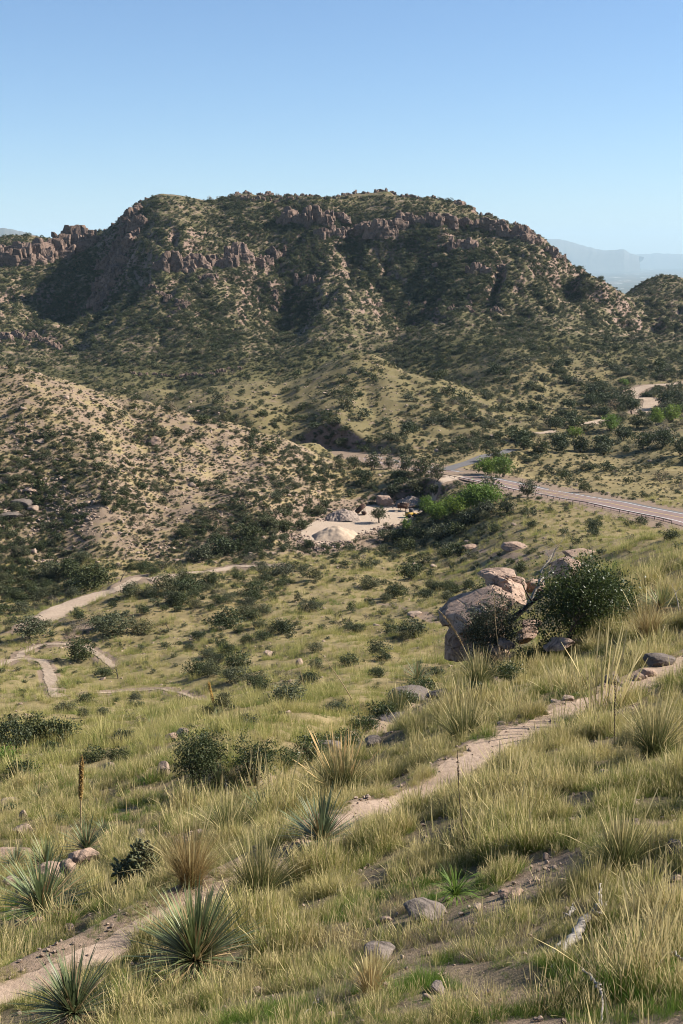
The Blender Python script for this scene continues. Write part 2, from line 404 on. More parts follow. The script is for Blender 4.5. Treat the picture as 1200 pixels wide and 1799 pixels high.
# ------------------------------------------------------------------ ground material
def ground_material():
    s = NT('ground_soil_and_grass'); P = s.pos()
    dry = s.attr('dry'); yd = s.attr('range')
    n1 = s.noise(P, .02, 5, .6); n2 = s.noise(P, .13, 5, .62); n3 = s.noise(P, .9, 5, .65); n4 = s.noise(P, 9, 4, .7); n5 = s.noise(P, 60, 3, .7)
    nf = s.noise(P, .35, 5, .75)
    grass = s.mix(s.ramp(n2, [(.35, 0), (.62, 1)]), (.215, .16, .078), (.285, .22, .12))
    grass = s.mix(s.ramp(n3, [(.4, 0), (.65, 1)]), grass, (.17, .135, .06))
    grass = s.mix(s.math('MULTIPLY', s.ramp(n1, [(.45, 0), (.7, 1)]), .5), grass, (.15, .132, .05))
    soil = s.mix(s.ramp(n3, [(.3, 0), (.7, 1)]), (.115, .085, .054), (.185, .138, .092))
    soil = s.mix(s.ramp(n4, [(.35, 0), (.7, 1)]), soil, (.26, .185, .135))
    soil = s.mix(s.math('MULTIPLY', s.ramp(n5, [(.5, 0), (.75, 1)]), .6), soil, (.36, .28, .21))
    brush = s.mix(s.ramp(n3, [(.35, 0), (.65, 1)]), (.060, .058, .026), (.098, .088, .040))
    grass = s.mix(s.ramp(s.math('MULTIPLY', yd, 1/1000.), [(.74, 0), (.86, 1)]), grass, brush)
    grass = s.mix(s.math('MULTIPLY', s.ramp(s.math('MULTIPLY', yd, 1/1000.), [(.42, 0), (.5, 1)]), .55), grass, brush)
    grass = s.mix(s.ramp(s.math('MULTIPLY', yd, .01), [(.3, 0), (.75, 1)]), (.15, .118, .07), grass)
    # soil shows where noise falls under the dryness of the spot
    th = s.math('ADD', s.math('MULTIPLY', n2, .45), s.math('ADD', s.math('MULTIPLY', nf, .35), s.math('MULTIPLY', n4, .2)))
    f = s.math('SUBTRACT', s.math('ADD', dry, 0.02), s.math('MULTIPLY', s.math('SUBTRACT', th, .22), 1.75))
    f = s.ramp(f, [(0, 0), (.16, 1)])
    col = s.mix(f, grass, soil)
    # pale bedrock and reddish cuts where it is steep
    st = s.attr('steep')
    rockc = s.mix(s.ramp(n3, [(.35, 0), (.65, 1)]), (.15, .105, .08), (.22, .155, .12))
    rf = s.ramp(s.math('ADD', st, s.math('MULTIPLY', s.math('SUBTRACT', nf, .5), .9)), [(.9, 0), (1.15, 1)])
    col = s.mix(rf, col, rockc)
    # valley floor and suburbs far out
    farf = s.ramp(s.math('MULTIPLY', yd, 1/4000.), [(.45, 0), (.8, 1)])
    mp = s.n('ShaderNodeMapping'); mp.inputs['Scale'].default_value = (1, .22, 1); s.l(P, mp.inputs[0])
    nt = s.noise(mp.outputs[0], .0011, 6, .7)
    town = s.mix(s.ramp(nt, [(.5, 0), (.64, 1)]), (.075, .075, .055), (.16, .13, .10))
    town = s.mix(s.ramp(s.noise(mp.outputs[0], .0028, 3, .6), [(.66, 0), (.69, 1)], ), town, (.5, .48, .45))
    col = s.mix(farf, col, town)
    h = s.math('ADD', s.math('MULTIPLY', n4, .35), s.math('MULTIPLY', n5, .12))
    s.bsdf(col, .95, s.bump(h, .12, .8), .08)
    return s.m
def dirt_material(name, a, b, sc=1.0):
    s = NT(name); P = s.pos()
    n1 = s.noise(P, .7*sc, 4); n2 = s.noise(P, 7*sc, 5, .7); n3 = s.noise(P, 45*sc, 3, .7)
    c = s.mix(s.ramp(n1, [(.35, 0), (.65, 1)]), a, b)
    c = s.mix(s.ramp(n2, [(.4, 0), (.7, 1)]), c, tuple(v*.78 for v in b))
    c = s.mix(s.math('MULTIPLY', s.ramp(n3, [(.55, 0), (.7, 1)]), .6), c, tuple(min(1, v*1.35) for v in a))
    s.bsdf(c, .95, s.bump(s.math('ADD', n2, s.math('MULTIPLY', n3, .4)), .05/sc, .7), .08)
    return s.m
M = {}
M['ground'] = ground_material()
M['trail'] = dirt_material('trail_dirt', (.40, .30, .225), (.30, .22, .16), 1.6)
M['far_dirt'] = dirt_material('pale_dirt', (.40, .31, .23), (.33, .25, .18), .25)
M['gravel'] = dirt_material('quarry_gravel', (.44, .345, .26), (.38, .295, .22), .4)
def rock_material(name, a, b, dark, sc=1.0, tint=None):
    s = NT(name); P = s.n('ShaderNodeTexCoord').outputs['Object']; W = s.pos()
    n1 = s.noise(W, .6*sc, 5, .6); n2 = s.noise(W, 3.5*sc, 6, .7, .4); n3 = s.noise(W, 22*sc, 4, .7)
    c = s.mix(s.ramp(n1, [(.35, 0), (.65, 1)]), a, b)
    c = s.mix(s.math('MULTIPLY', s.ramp(n2, [(.5, 0), (.62, 1)]), .75), c, dark)
    c = s.mix(s.math('MULTIPLY', s.ramp(n3, [(.52, 0), (.7, 1)]), .5), c, tuple(v*1.25 for v in a))
    rnd = s.n('ShaderNodeObjectInfo').outputs['Random']
    c = s.mix(.55, c, s.ramp(rnd, [(0, .62), (1, 1.0)]), 'MULTIPLY')
    v = s.n('ShaderNodeTexVoronoi', feature='DISTANCE_TO_EDGE'); v.inputs['Scale'].default_value = .9*sc; s.l(W, v.inputs['Vector'])
    cr = s.ramp(v.outputs['Distance'], [(0, 0), (.05, 1)])
    c = s.mix(s.ramp(v.outputs['Distance'], [(0, .55), (.035, 0)]), c, tuple(q*.7 for q in dark))
    h = s.math('ADD', s.math('ADD', s.math('MULTIPLY', n2, .8), s.math('MULTIPLY', n3, .25)), s.math('MULTIPLY', cr, .25))
    s.bsdf(c, .9, s.bump(h, .1/sc, .8), .12)
    return s.m
M['cliff'] = rock_material('cliff_rock', (.225, .155, .122), (.155, .108, .085), (.06, .046, .038), .12)
M['boulder'] = rock_material('boulder_rock', (.40, .285, .215), (.30, .205, .15), (.10, .07, .055), 1.2)
M['stone'] = rock_material('stone', (.36, .27, .205), (.28, .205, .155), (.13, .10, .08), 1.5)
M['grey_rock'] = rock_material('grey_rock', (.20, .165, .14), (.15, .12, .10), (.07, .058, .05), 1.2)
def plain(name, col, rough=.6, metal=0, sc=6., var=.25):
    s = NT(name); n = s.noise(s.pos(), sc, 4, .6)
    c = s.mix(s.ramp(n, [(.35, 0), (.65, 1)]), col, tuple(v*(1-var) for v in col))
    b = s.bsdf(c, rough, None, .3); b.inputs['Metallic'].default_value = metal; return s.m
def asphalt():
    s = NT('reddish_asphalt'); P = s.pos(); n1 = s.noise(P, .15, 4); n2 = s.noise(P, 3, 4, .7)
    c = s.mix(s.ramp(n1, [(.4, 0), (.6, 1)]), (.19, .13, .11), (.225, .158, .135))
    c = s.mix(s.math('MULTIPLY', s.ramp(n2, [(.45, 0), (.7, 1)]), .4), c, (.17, .12, .10)); s.bsdf(c, .85, None, .2); return s.m
M['asphalt'] = asphalt()
M['grey_asphalt'] = plain('grey_asphalt', (.13, .12, .115), .9, 0, 1.)
M['line'] = plain('road_line', (.70, .68, .64), .7, 0, 2.)
M['yline'] = plain('yellow_line', (.55, .40, .12), .7, 0, 2.)
M['rail'] = plain('guardrail_steel', (.09, .07, .055), .6, .3, 2.)
M['rust'] = plain('rusty_steel', (.085, .045, .03), .8, .2, 2., .4)
M['yellow'] = plain('yellow_paint', (.42, .26, .04), .6, 0, 2.)
M['tyre'] = plain('tyre_rubber', (.02, .02, .02), .9)

# ------------------------------------------------------------------ the ground sheet
nr, nc = GH.shape
idx = np.arange(nr*nc).reshape(nr, nc)
Fq = np.stack([idx[:-1, :-1], idx[:-1, 1:], idx[1:, 1:], idx[1:, :-1]], -1).reshape(-1, 4)
g = mesh_obj('ground', np.stack([GX, GY, GH], -1).reshape(-1, 3), Fq, M['ground'], smooth=True)
attr(g, 'dry', GD); attr(g, 'range', GY); attr(g, 'steep', np.where(GY > 40, GS, GS*.4))
tag(g, kind='structure', label='grassy desert slopes falling to a canyon and rocky mountain')

def ribbon(name, line, widths, mat, lift, kind='structure', wob=0., offs=0., parent=None, cross=6, zfix=None, seed=3, label=None, crown=0):
    n = len(line); d = np.gradient(line, axis=0); d /= np.linalg.norm(d, axis=1)[:, None]+1e-9
    nrm = np.stack([-d[:, 1], d[:, 0]], 1)
    w = np.broadcast_to(np.asarray(widths, float), (n,)) if np.ndim(widths) == 0 or len(widths) == n else np.interp(np.linspace(0, 1, n), np.linspace(0, 1, len(widths)), widths)
    s = np.cumsum(np.r_[0, np.linalg.norm(np.diff(line, axis=0), axis=1)])
    k = np.linspace(-1, 1, cross+1)
    V = np.zeros((n, cross+1, 3))
    wl = w*(1+wob*noise2(s/w.mean()/1.4, s*0+1.3, seed)+wob*.6*noise2(s/w.mean()/.4, s*0+1.3, seed+3)); wr = w*(1+wob*noise2(s/w.mean()/1.4, s*0+7.3, seed+1)+wob*.6*noise2(s/w.mean()/.4, s*0+9.3, seed+4))
    for i, kk in enumerate(k):
        ww = np.where(kk < 0, wl, wr)*kk/2+offs
        V[:, i, :2] = line+nrm*ww[:, None]
        V[:, i, 2] = (H(V[:, i, 0], V[:, i, 1]) if zfix is None else zfix)+lift+crown*(1-kk*kk)
    ix = np.arange(n*(cross+1)).reshape(n, cross+1)
    f = np.stack([ix[:-1, :-1], ix[1:, :-1], ix[1:, 1:], ix[:-1, 1:]], -1).reshape(-1, 4)[:, ::-1]
    o = mesh_obj(name, V.reshape(-1, 3), f, mat, parent, smooth=True)
    if parent is None: tag(o, kind=kind, label=label)
    return o
def dense(line, k):
    return smooth_line(line[::max(1, len(line)//60)], k)
ribbon('trail', dense(TRAIL, 1400), [.52, .48, .44, .43, .52, .66, .78, .8, .7, .6, .6], M['trail'], .012, wob=.34, cross=14, label='pinkish dirt footpath across the near grassy slope')
ribbon('winding_trail', WIND_A, [1.1, 1.2, 1.5, 1.7, .8, .6, .5, .6, .5], M['far_dirt'], .07, wob=.3, label='thin pale trail bending down the grassy slope')
ribbon('loop_trail', WIND_B, [1.5, 1.2, 1.1, 1.2, 1.4, 1.0], M['far_dirt'], .08, wob=.3, label='pale trail looping behind the round oak')
ribbon('sandy_wash', WASH, [6.5, 7, 6, 4.5, 3.5, 2.0], M['far_dirt'], .10, wob=.3, label='broad pale sandy wash at the foot of the stony hillside')
ribbon('sandy_track', WASH_B, [3, 3.5, 3.2, 4, 2.5, 1.5], M['far_dirt'], .10, wob=.35, label='narrow sandy track between the wash and the gravel quarry')
ribbon('access_road', ACCESS, [7, 5, 5, 7, 13], M['gravel'], .10, wob=.1, label='gravel road linking the quarry and the highway')
ribbon('side_road', SIDE, [6, 5, 4.5, 4.5], M['grey_asphalt'], .13, label='grey side road leaving the highway behind bright green trees')
ribbon('canyon_road', FARROAD, [7, 7, 7.5, 8, 8, 7, 6], M['far_dirt'], .2, wob=.08, label='pale campground road looping through the far canyon')
ribbon('canyon_track', FARROAD_B, 7, M['far_dirt'], .2, wob=.2, label='short stretch of pale road between canyon oaks')
ribbon('creek_bed', FARROAD_C, 5, M['far_dirt'], .2, wob=.2, label='pale sandy creek bed among dark canyon trees')
HD = dense(HIGHWAY, 500); hzd = np.interp(np.linspace(0, 1, 500), np.linspace(0, 1, len(HZ)), HZ)
RW = 11.5
road = ribbon('highway', HD, RW, M['asphalt'], .12, zfix=hzd, label='two lane reddish highway across the valley')
ribbon('edge_line', HD, .28, M['line'], .128, offs=RW/2-2.6, zfix=hzd, parent=road, cross=1)
ribbon('edge_line', HD, .28, M['line'], .128, offs=-RW/2+1.6, zfix=hzd, parent=road, cross=1)
ribbon('centre_line', HD, .26, M['yline'], .128, offs=-.4, zfix=hzd, parent=road, cross=1)
ribbon('shoulder', HD, 2.0, M['grey_asphalt'], .125, offs=-RW/2+1.0, zfix=hzd, parent=road, cross=1)

# quarry floor
cen = QPW.mean(0); ring = _ql[:-1]; rings = [cen+(ring-cen)*k for k in (1, .8, .6, .4, .2)]
V = np.vstack([np.c_[r, np.full(len(r), QZ+.08)] for r in rings]+[[[*cen, QZ+.08]]])
n = len(ring); fs = []
for k in range(4):
    i = np.arange(n); j = (i+1) % n; fs.append(np.stack([k*n+i, k*n+j, (k+1)*n+j, (k+1)*n+i], 1))
tri = np.stack([4*n+np.arange(n), 4*n+(np.arange(n)+1) % n, np.full(n, 5*n)], 1)
q = mesh_obj('quarry_floor', V, [np.vstack(fs), tri], M['gravel'], smooth=True); tag(q, kind='structure', label='flat pale gravel yard in the valley')

# distant ranges
def range_(name, pts, Y, depth, seed, label):
    px = np.linspace(pts[0][0], pts[-1][0], 240); py = np.interp(px, [p[0] for p in pts], [p[1] for p in pts])
    py = py+1.2*fbm2(px/14, px*0, 4, seed)*np.interp(py, [400, 445, 455], [1, 1, .2])
    u, t = ray(px, py); rows = []
    for k in range(9):
        f = k/8.0; yy = Y+depth*(f-.5)*2
        prof = math.sin(math.pi*f)**.8
        x = u*yy; zt = t*Y+520
        z = -520+zt*prof*(1+.16*(1-prof)*noise2(x/1800, x*0+k*.8, seed+k)) - (6 if k in (0, 8) else 0)
        rows.append(np.stack([x, np.full_like(x, yy)+900*noise2(x/2500, x*0+k, seed), z], 1))
    V = np.vstack(rows); m = len(px); ix = np.arange(9*m).reshape(9, m)
    f = np.stack([ix[:-1, :-1], ix[:-1, 1:], ix[1:, 1:], ix[1:, :-1]], -1).reshape(-1, 4)
    o = mesh_obj(name, V, f, M['range'], smooth=True); tag(o, kind='structure', label=label)
M['range'] = plain('distant_range', (.10, .09, .07), .9, 0, .002)
range_('mountain_range', [(780,455),(860,442),(930,428),(955,420),(985,420),(1005,425),(1030,433),(1060,440),(1085,439),(1097,437),(1106,445),(1125,450)], 46000, 4000, 61, 'pale blue far mountains rising beyond the plain')
range_('far_hills', [(1080,450),(1120,447),(1150,445),(1180,446),(1230,447),(1300,444),(1400,449),(1500,452)], 60000, 3500, 62, 'faint blue hills on the horizon')
range_('blue_hills', [(-260,404),(-150,396),(-60,399),(0,401),(18,402),(40,407),(70,416),(120,430)], 20000, 2500, 63, 'low blue hills behind the cliff at the edge')

# ------------------------------------------------------------------ camera, light, air
cam = bpy.data.cameras.new('camera'); co = bpy.data.objects.new('camera', cam); COL.objects.link(co)
cam.sensor_fit = 'VERTICAL'; cam.sensor_height = 36; cam.lens = 36*F/1799
cam.clip_start = .1; cam.clip_end = 300000
co.location = (0, 0, 0); co.rotation_euler = (math.pi/2-PITCH, 0, 0)
scene.camera = co
sd = Vector((math.sin(SUN_AZ)*math.cos(SUN_EL), math.cos(SUN_AZ)*math.cos(SUN_EL), math.sin(SUN_EL)))
sl = bpy.data.lights.new('sun', 'SUN'); sl.energy = 5.0; sl.angle = math.radians(.5); sl.color = (1, .93, .83)
so = bpy.data.objects.new('sun', sl); COL.objects.link(so); so.rotation_euler = (-sd).to_track_quat('-Z', 'Y').to_euler(); so.location = sd*50
w = bpy.data.worlds.new('World'); scene.world = w; w.use_nodes = True; nt = w.node_tree; nt.nodes.clear()
sky = nt.nodes.new('ShaderNodeTexSky'); sky.sky_type = 'NISHITA'; sky.sun_disc = False
sky.sun_elevation = SUN_EL; sky.sun_rotation = SUN_AZ; sky.altitude = 1400; sky.air_density = 1.0; sky.dust_density = 1.0; sky.ozone_density = 6.0
bg = nt.nodes.new('ShaderNodeBackground'); bg.inputs[1].default_value = .066
wo = nt.nodes.new('ShaderNodeOutputWorld'); nt.links.new(sky.outputs[0], bg.inputs[0]); nt.links.new(bg.outputs[0], wo.inputs[0])
HAZE = True
if HAZE:
    hv = []
    X1, Y0, Y1, Z0, Z1 = 72000, -400, 74000, -524, 1350
    V = [(x, y, z) for x in (-X1, X1) for y in (Y0, Y1) for z in (Z0, Z1)]
    f = [(0, 1, 3, 2), (4, 6, 7, 5), (0, 4, 5, 1), (2, 3, 7, 6), (0, 2, 6, 4), (1, 5, 7, 3)]
    s = NT('haze_air'); pv = s.n('ShaderNodeVolumePrincipled'); pv.inputs['Color'].default_value = (.63, .86, 1, 1)
    pv.inputs['Density'].default_value = 2.4e-5; pv.inputs['Anisotropy'].default_value = .0; s.l(pv.outputs[0], s.out.inputs['Volume']); s.m.cycles.volume_sampling = 'DISTANCE'
    hz_o = mesh_obj('haze', V, np.array(f), s.m); tag(hz_o, kind='stuff', label='thin blue haze filling the air to the horizon')
scene.view_settings.view_transform = 'Standard'; scene.view_settings.look = 'None'; scene.view_settings.exposure = 1.2; scene.view_settings.gamma = 1
scene.cycles.max_bounces = 6; scene.cycles.pixel_filter_type = 'BLACKMAN_HARRIS'; scene.cycles.filter_width = 1.05; scene.cycles.use_denoising = True; scene.cycles.denoising_prefilter = 'ACCURATE'; scene.cycles.diffuse_bounces = 3; scene.cycles.volume_bounces = 0; scene.cycles.transparent_max_bounces = 6
scene.cycles.volume_step_rate = 10
# ------------------------------------------------------------------ plant and rock builders
def leaf_material(name, a, b, trans=.3, rough=.6, zone=True):
    s = NT(name); P = s.pos()
    rnd = s.n('ShaderNodeObjectInfo').outputs['Random']
    n = s.noise(P, 1.1, 3, .6)
    c = s.mix(s.ramp(n, [(.35, 0), (.65, 1)]), a, b)
    c = s.mix(.7, c, s.ramp(rnd, [(0, (.70, .72, .85)), (.5, (.95, 1.0, .9)), (1, (1.25, 1.1, .85))]), 'MULTIPLY')
    lf = s.attr('leaf'); c = s.mix(.6, c, s.ramp(lf, [(0, .65), (1, 1.25)]), 'MULTIPLY')
    s.bsdf(c, rough, None, .25, trans)
    return s.m
M['oak_leaf'] = leaf_material('oak_leaves', (.038, .052, .018), (.060, .072, .027), .2)
M['olive_leaf'] = leaf_material('olive_grey_leaves', (.070, .078, .038), (.10, .104, .054), .22)
M['dry_leaf'] = leaf_material('dry_brown_leaves', (.13, .105, .07), (.19, .155, .11), .15)
M['bright_leaf'] = leaf_material('bright_leaves', (.105, .165, .028), (.15, .22, .038), .35)
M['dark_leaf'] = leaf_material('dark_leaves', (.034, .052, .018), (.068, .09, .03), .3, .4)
M['sotol_leaf'] = leaf_material('sotol_leaves', (.145, .175, .085), (.20, .235, .115), .2, .45)
M['dead_leaf'] = leaf_material('dead_leaves', (.38, .27, .16), (.30, .20, .11), .2)
M['cactus'] = leaf_material('cactus_skin', (.085, .088, .036), (.115, .12, .05), 0)
M['bark'] = plain('bark', (.085, .062, .048), .9, 0, 8.)
M['burnt'] = plain('burnt_wood', (.045, .036, .032), .85, 0, 6.)
M['dead_wood'] = plain('bleached_wood', (.33, .29, .25), .8, 0, 12., .45)
M['stalk'] = plain('dry_stalk', (.42, .31, .17), .8, 0, 30., .4)
M['dark_stalk'] = plain('dark_stalk', (.10, .07, .05), .85, 0, 30., .4)

def grass_material(name, green, straw, trans=.35, head=(.50, .41, .20)):
    s = NT(name)
    t = s.attr('tint', 'INSTANCER'); b = s.attr('blade'); h = s.attr('along')
    f = s.math('ADD', s.math('MULTIPLY', t, .75), s.math('MULTIPLY', s.math('SUBTRACT', b, .35), .6), True)
    f = s.math('ADD', f, s.math('MULTIPLY', s.math('SUBTRACT', h, .5), .35), True)
    c = s.mix(f, green, straw)
    c = s.mix(s.attr('head'), c, head)
    rnd = s.n('ShaderNodeObjectInfo').outputs['Random']
    c = s.mix(.6, c, s.ramp(rnd, [(0, .75), (1, 1.15)]), 'MULTIPLY')
    s.bsdf(c, .65, None, .2, trans); return s.m
M['grass'] = grass_material('grass_blades', (.15, .19, .032), (.43, .37, .145))
M['green_grass'] = grass_material('green_grass_blades', (.085, .165, .022), (.19, .22, .05))
M['bunch'] = grass_material('bunch_grass_blades', (.085, .105, .035), (.33, .26, .115))
M['straw'] = grass_material('straw_grass_blades', (.28, .20, .08), (.50, .37, .19))
M['greyscrub'] = grass_material('grey_twigs', (.15, .125, .09), (.30, .245, .19), .1)

def blades(n, L, spread, lean, width, rng, curve=.5, levels=4, heads=0., stiff=False, up=0., headw=2.2):
    """n tapering blades; returns verts, quads, blade, along, head"""
    az = rng.uniform(0, 2*math.pi, n); r = spread*np.sqrt(rng.uniform(0, 1, n))
    ll = L*rng.uniform(.55, 1.1, n); le = np.abs(rng.normal(0, lean, n))+up
    if stiff: le = rng.uniform(.05, lean, n)
    bx, by = r*np.cos(az), r*np.sin(az)
    az2 = az+rng.normal(0, .5, n)*(.12 if stiff else 1); cv = rng.uniform(.2, 2.2, n)[:, None]
    s = np.linspace(0, 1, levels)
    hd = rng.uniform(0, 1, n) < heads
    V = np.zeros((n, levels, 2, 3)); th = le[:, None]*(1+curve*s[None]*1.2) if not stiff else le[:, None]+curve*cv*s[None]**2*.5
    ds = ll[:, None]/(levels-1)
    hx = np.cumsum(np.sin(np.minimum(th, 2.6))*ds, 1)-np.sin(th[:, :1])*ds
    hz = np.cumsum(np.cos(np.minimum(th, 2.6))*ds, 1)-np.cos(th[:, :1])*ds
    cx = bx[:, None]+hx*np.cos(az2)[:, None]; cy = by[:, None]+hx*np.sin(az2)[:, None]
    wa = az2+math.pi/2+rng.normal(0, .9, n)*(0 if stiff else 1)
    prof = np.clip(1.05-s**(2.5 if stiff else 1.4), .06, 1)
    W = width*rng.uniform(.7, 1.3, n)[:, None]*prof[None]*.5
    W = np.where(hd[:, None] & (s[None] > .6), width*headw*.5*np.where(s[None] > .99, .3, 1), W)
    for k, sg in ((0, -1), (1, 1)):
        V[:, :, k, 0] = cx+sg*W*np.cos(wa)[:, None]; V[:, :, k, 1] = cy+sg*W*np.sin(wa)[:, None]; V[:, :, k, 2] = hz
    if not stiff: V[..., 2] -= .01
    ix = np.arange(n*levels*2).reshape(n, levels, 2)
    q = np.stack([ix[:, :-1, 0], ix[:, :-1, 1], ix[:, 1:, 1], ix[:, 1:, 0]], -1).reshape(-1, 4)
    b = np.repeat(rng.uniform(0, 1, n), levels*2); al = np.tile(np.repeat(s, 2), n)
    hh = np.repeat((hd[:, None] & (s[None] > .6)).astype(float).ravel(), 2)
    return V.reshape(-1, 3), q, b, al, hh
def blade_obj(name, parts, mat, link=False, parent=None):
    V = []; Q = []; B = []; A = []; Hh = []; o = 0
    for v, q, b, a, h in parts:
        V.append(v); Q.append(q+o); B.append(b); A.append(a); Hh.append(h); o += len(v)
    ob = mesh_obj(name, np.vstack(V), np.vstack(Q), mat, parent, link=link)
    attr(ob, 'blade', np.concatenate(B)); attr(ob, 'along', np.concatenate(A)); attr(ob, 'head', np.concatenate(Hh)); attr(ob, 'leaf', np.concatenate(B))
    return ob

def tubes(lines, sides=5):
    """lines: list of (points (n,3), radii (n,))"""
    V = []; Q = []; o = 0
    for p, r in lines:
        p = np.asarray(p, float); r = np.asarray(r, float); n = len(p)
        d = np.gradient(p, axis=0); d /= np.linalg.norm(d, axis=1)[:, None]+1e-9
        ref = np.where(np.abs(d[:, 2:3]) > .9, [[1., 0, 0]], [[0, 0, 1.]])
        a = np.cross(d, ref); a /= np.linalg.norm(a, axis=1)[:, None]+1e-9; b = np.cross(d, a)
        t = np.linspace(0, 2*math.pi, sides, endpoint=False)
        ring = p[:, None]+r[:, None, None]*(a[:, None]*np.cos(t)[None, :, None]+b[:, None]*np.sin(t)[None, :, None])
        V.append(ring.reshape(-1, 3)); ix = o+np.arange(n*sides).reshape(n, sides); jx = np.roll(ix, -1, 1)
        Q.append(np.stack([ix[:-1], jx[:-1], jx[1:], ix[1:]], -1).reshape(-1, 4)); o += n*sides
    return np.vstack(V), np.vstack(Q)
def branch(rng, p, d, L, r, depth, out, gnarl=.25, nkids=(2, 4), kspread=.75, steps=6, shrink=.62):
    pts = [np.array(p, float)]; d = np.array(d, float); d /= np.linalg.norm(d)
    for k in range(steps):
        d = d+rng.normal(0, gnarl, 3); d[2] += .05; d /= np.linalg.norm(d); pts.append(pts[-1]+d*L/steps)
    rad = np.linspace(r, r*(.45 if depth else .25), steps+1)
    out.append((np.array(pts), rad))
    if depth:
        for _ in range(rng.integers(*nkids)+1):
            k = rng.integers(steps//2, steps+1); nd = d+rng.normal(0, kspread, 3); nd[2] = abs(nd[2])*.6+.1
            branch(rng, pts[k], nd, L*shrink*rng.uniform(.7, 1.2), rad[k]*.6, depth-1, out, gnarl, nkids, kspread, steps, shrink)
def crown_mesh(rng, n_clump, per, rx, rz, leaf, zc, sigma=.13, low=.0, lean=0.):
    """leaf quads gathered in clumps through an uneven crown volume"""
    d = rng.normal(0, 1, (n_clump, 3)); d /= np.linalg.norm(d, axis=1)[:, None]
    rr = rng.uniform(.15, 1, n_clump)**.5
    lobe = 1+.5*noise3(d*1.7+rng.uniform(0, 50), 5)+.15*noise3(d*4+9, 6)
    c = d*(rr*lobe)[:, None]*[rx, rx*.95, rz]; c[:, 2] = np.maximum(c[:, 2], -rz*.8*(1-low)); c[:, 2] += zc; c[:, 0] += lean*c[:, 2]
    sg = sigma*rng.uniform(.5, 1.3, n_clump)
    p = np.repeat(c, per, 0)+rng.normal(0, 1, (n_clump*per, 3))*np.repeat(sg, per)[:, None]*[1, 1, .75]
    n = len(p); p[:, 2] = np.maximum(p[:, 2], .02)
    nr_ = rng.normal(0, 1, (n, 3))+[0, 0, .6]; nr_ /= np.linalg.norm(nr_, axis=1)[:, None]
    a = np.cross(nr_, rng.normal(0, 1, (n, 3))); a /= np.linalg.norm(a, axis=1)[:, None]; b = np.cross(nr_, a)
    s = leaf*rng.uniform(.6, 1.3, n)[:, None]
    V = np.stack([p-a*s, p+b*s*.55, p+a*s, p-b*s*.55], 1).reshape(-1, 3)
    q = np.arange(4*n).reshape(n, 4)
    lf = np.repeat(np.clip(np.repeat(rng.uniform(0, 1, n_clump), per)*.6+rng.uniform(0, .4, n), 0, 1), 4)
    return V, q, lf
def crown_obj(name, args, mat, parent=None, link=False):
    V, q, lf = crown_mesh(*args); o = mesh_obj(name, V, q, mat, parent, link=link); attr(o, 'leaf', lf); return o

def ico(sub):
    t = (1+5**.5)/2
    V = [(-1,t,0),(1,t,0),(-1,-t,0),(1,-t,0),(0,-1,t),(0,1,t),(0,-1,-t),(0,1,-t),(t,0,-1),(t,0,1),(-t,0,-1),(-t,0,1)]
    Fc = [(0,11,5),(0,5,1),(0,1,7),(0,7,10),(0,10,11),(1,5,9),(5,11,4),(11,10,2),(10,7,6),(7,1,8),(3,9,4),(3,4,2),(3,2,6),(3,6,8),(3,8,9),(4,9,5),(2,4,11),(6,2,10),(8,6,7),(9,8,1)]
    V = [np.array(v)/np.linalg.norm(v) for v in V]
    for _ in range(sub):
        mid = {}; nf = []
        def m(a, b):
            k = (min(a, b), max(a, b))
            if k not in mid:
                v = V[a]+V[b]; V.append(v/np.linalg.norm(v)); mid[k] = len(V)-1
            return mid[k]
        for a, b, c in Fc:
            x, y, z = m(a, b), m(b, c), m(c, a); nf += [(a, x, z), (b, y, x), (c, z, y), (x, y, z)]
        Fc = nf
    return np.array(V), np.array(Fc)
ICO = {k: ico(k) for k in (1, 2, 3, 4, 5)}
def rock_verts(rng, sub=3, planes=14, cut=(.55, .9), rough=.06, boxy=0., split=0):
    V, Fc = ICO[sub]; V = V.copy()
    if boxy:
        m = np.abs(V).max(1)[:, None]; V = V*(1-boxy)+V/m*boxy*.8
    for _ in range(planes):
        n = rng.normal(0, 1, 3); n /= np.linalg.norm(n); d = rng.uniform(*cut)
        V = V-n*np.maximum(V@n-d, 0)[:, None]*.93
    if split:
        S = rng.normal(0, .6, (split, 3)); f = rng.uniform(.86, 1.06, split); i = np.argmin(((V[:, None]-S[None])**2*[1, 1, 2.2]).sum(2), 1); V = V*f[i][:, None]
    o = rng.uniform(0, 90)
    nn = noise3(V*2.2+o, 3)*rough+noise3(V*5+o, 4)*rough*.5+noise3(V*11+o, 7)*rough*.22
    return V*(1+nn)[:, None], Fc
def rock_obj(name, seed, sub=3, mat=None, size=(1, 1, 1), loc=(0, 0, 0), rot=(0, 0, 0), link=True, smooth=False, **kw):
    rng = np.random.default_rng(seed); V, Fc = rock_verts(rng, sub, **kw)
    o = mesh_obj(name, V*np.array(size)*.5/np.abs(V).max(0), Fc, mat, smooth=smooth, link=link)
    o.location = loc; o.rotation_euler = rot; return o
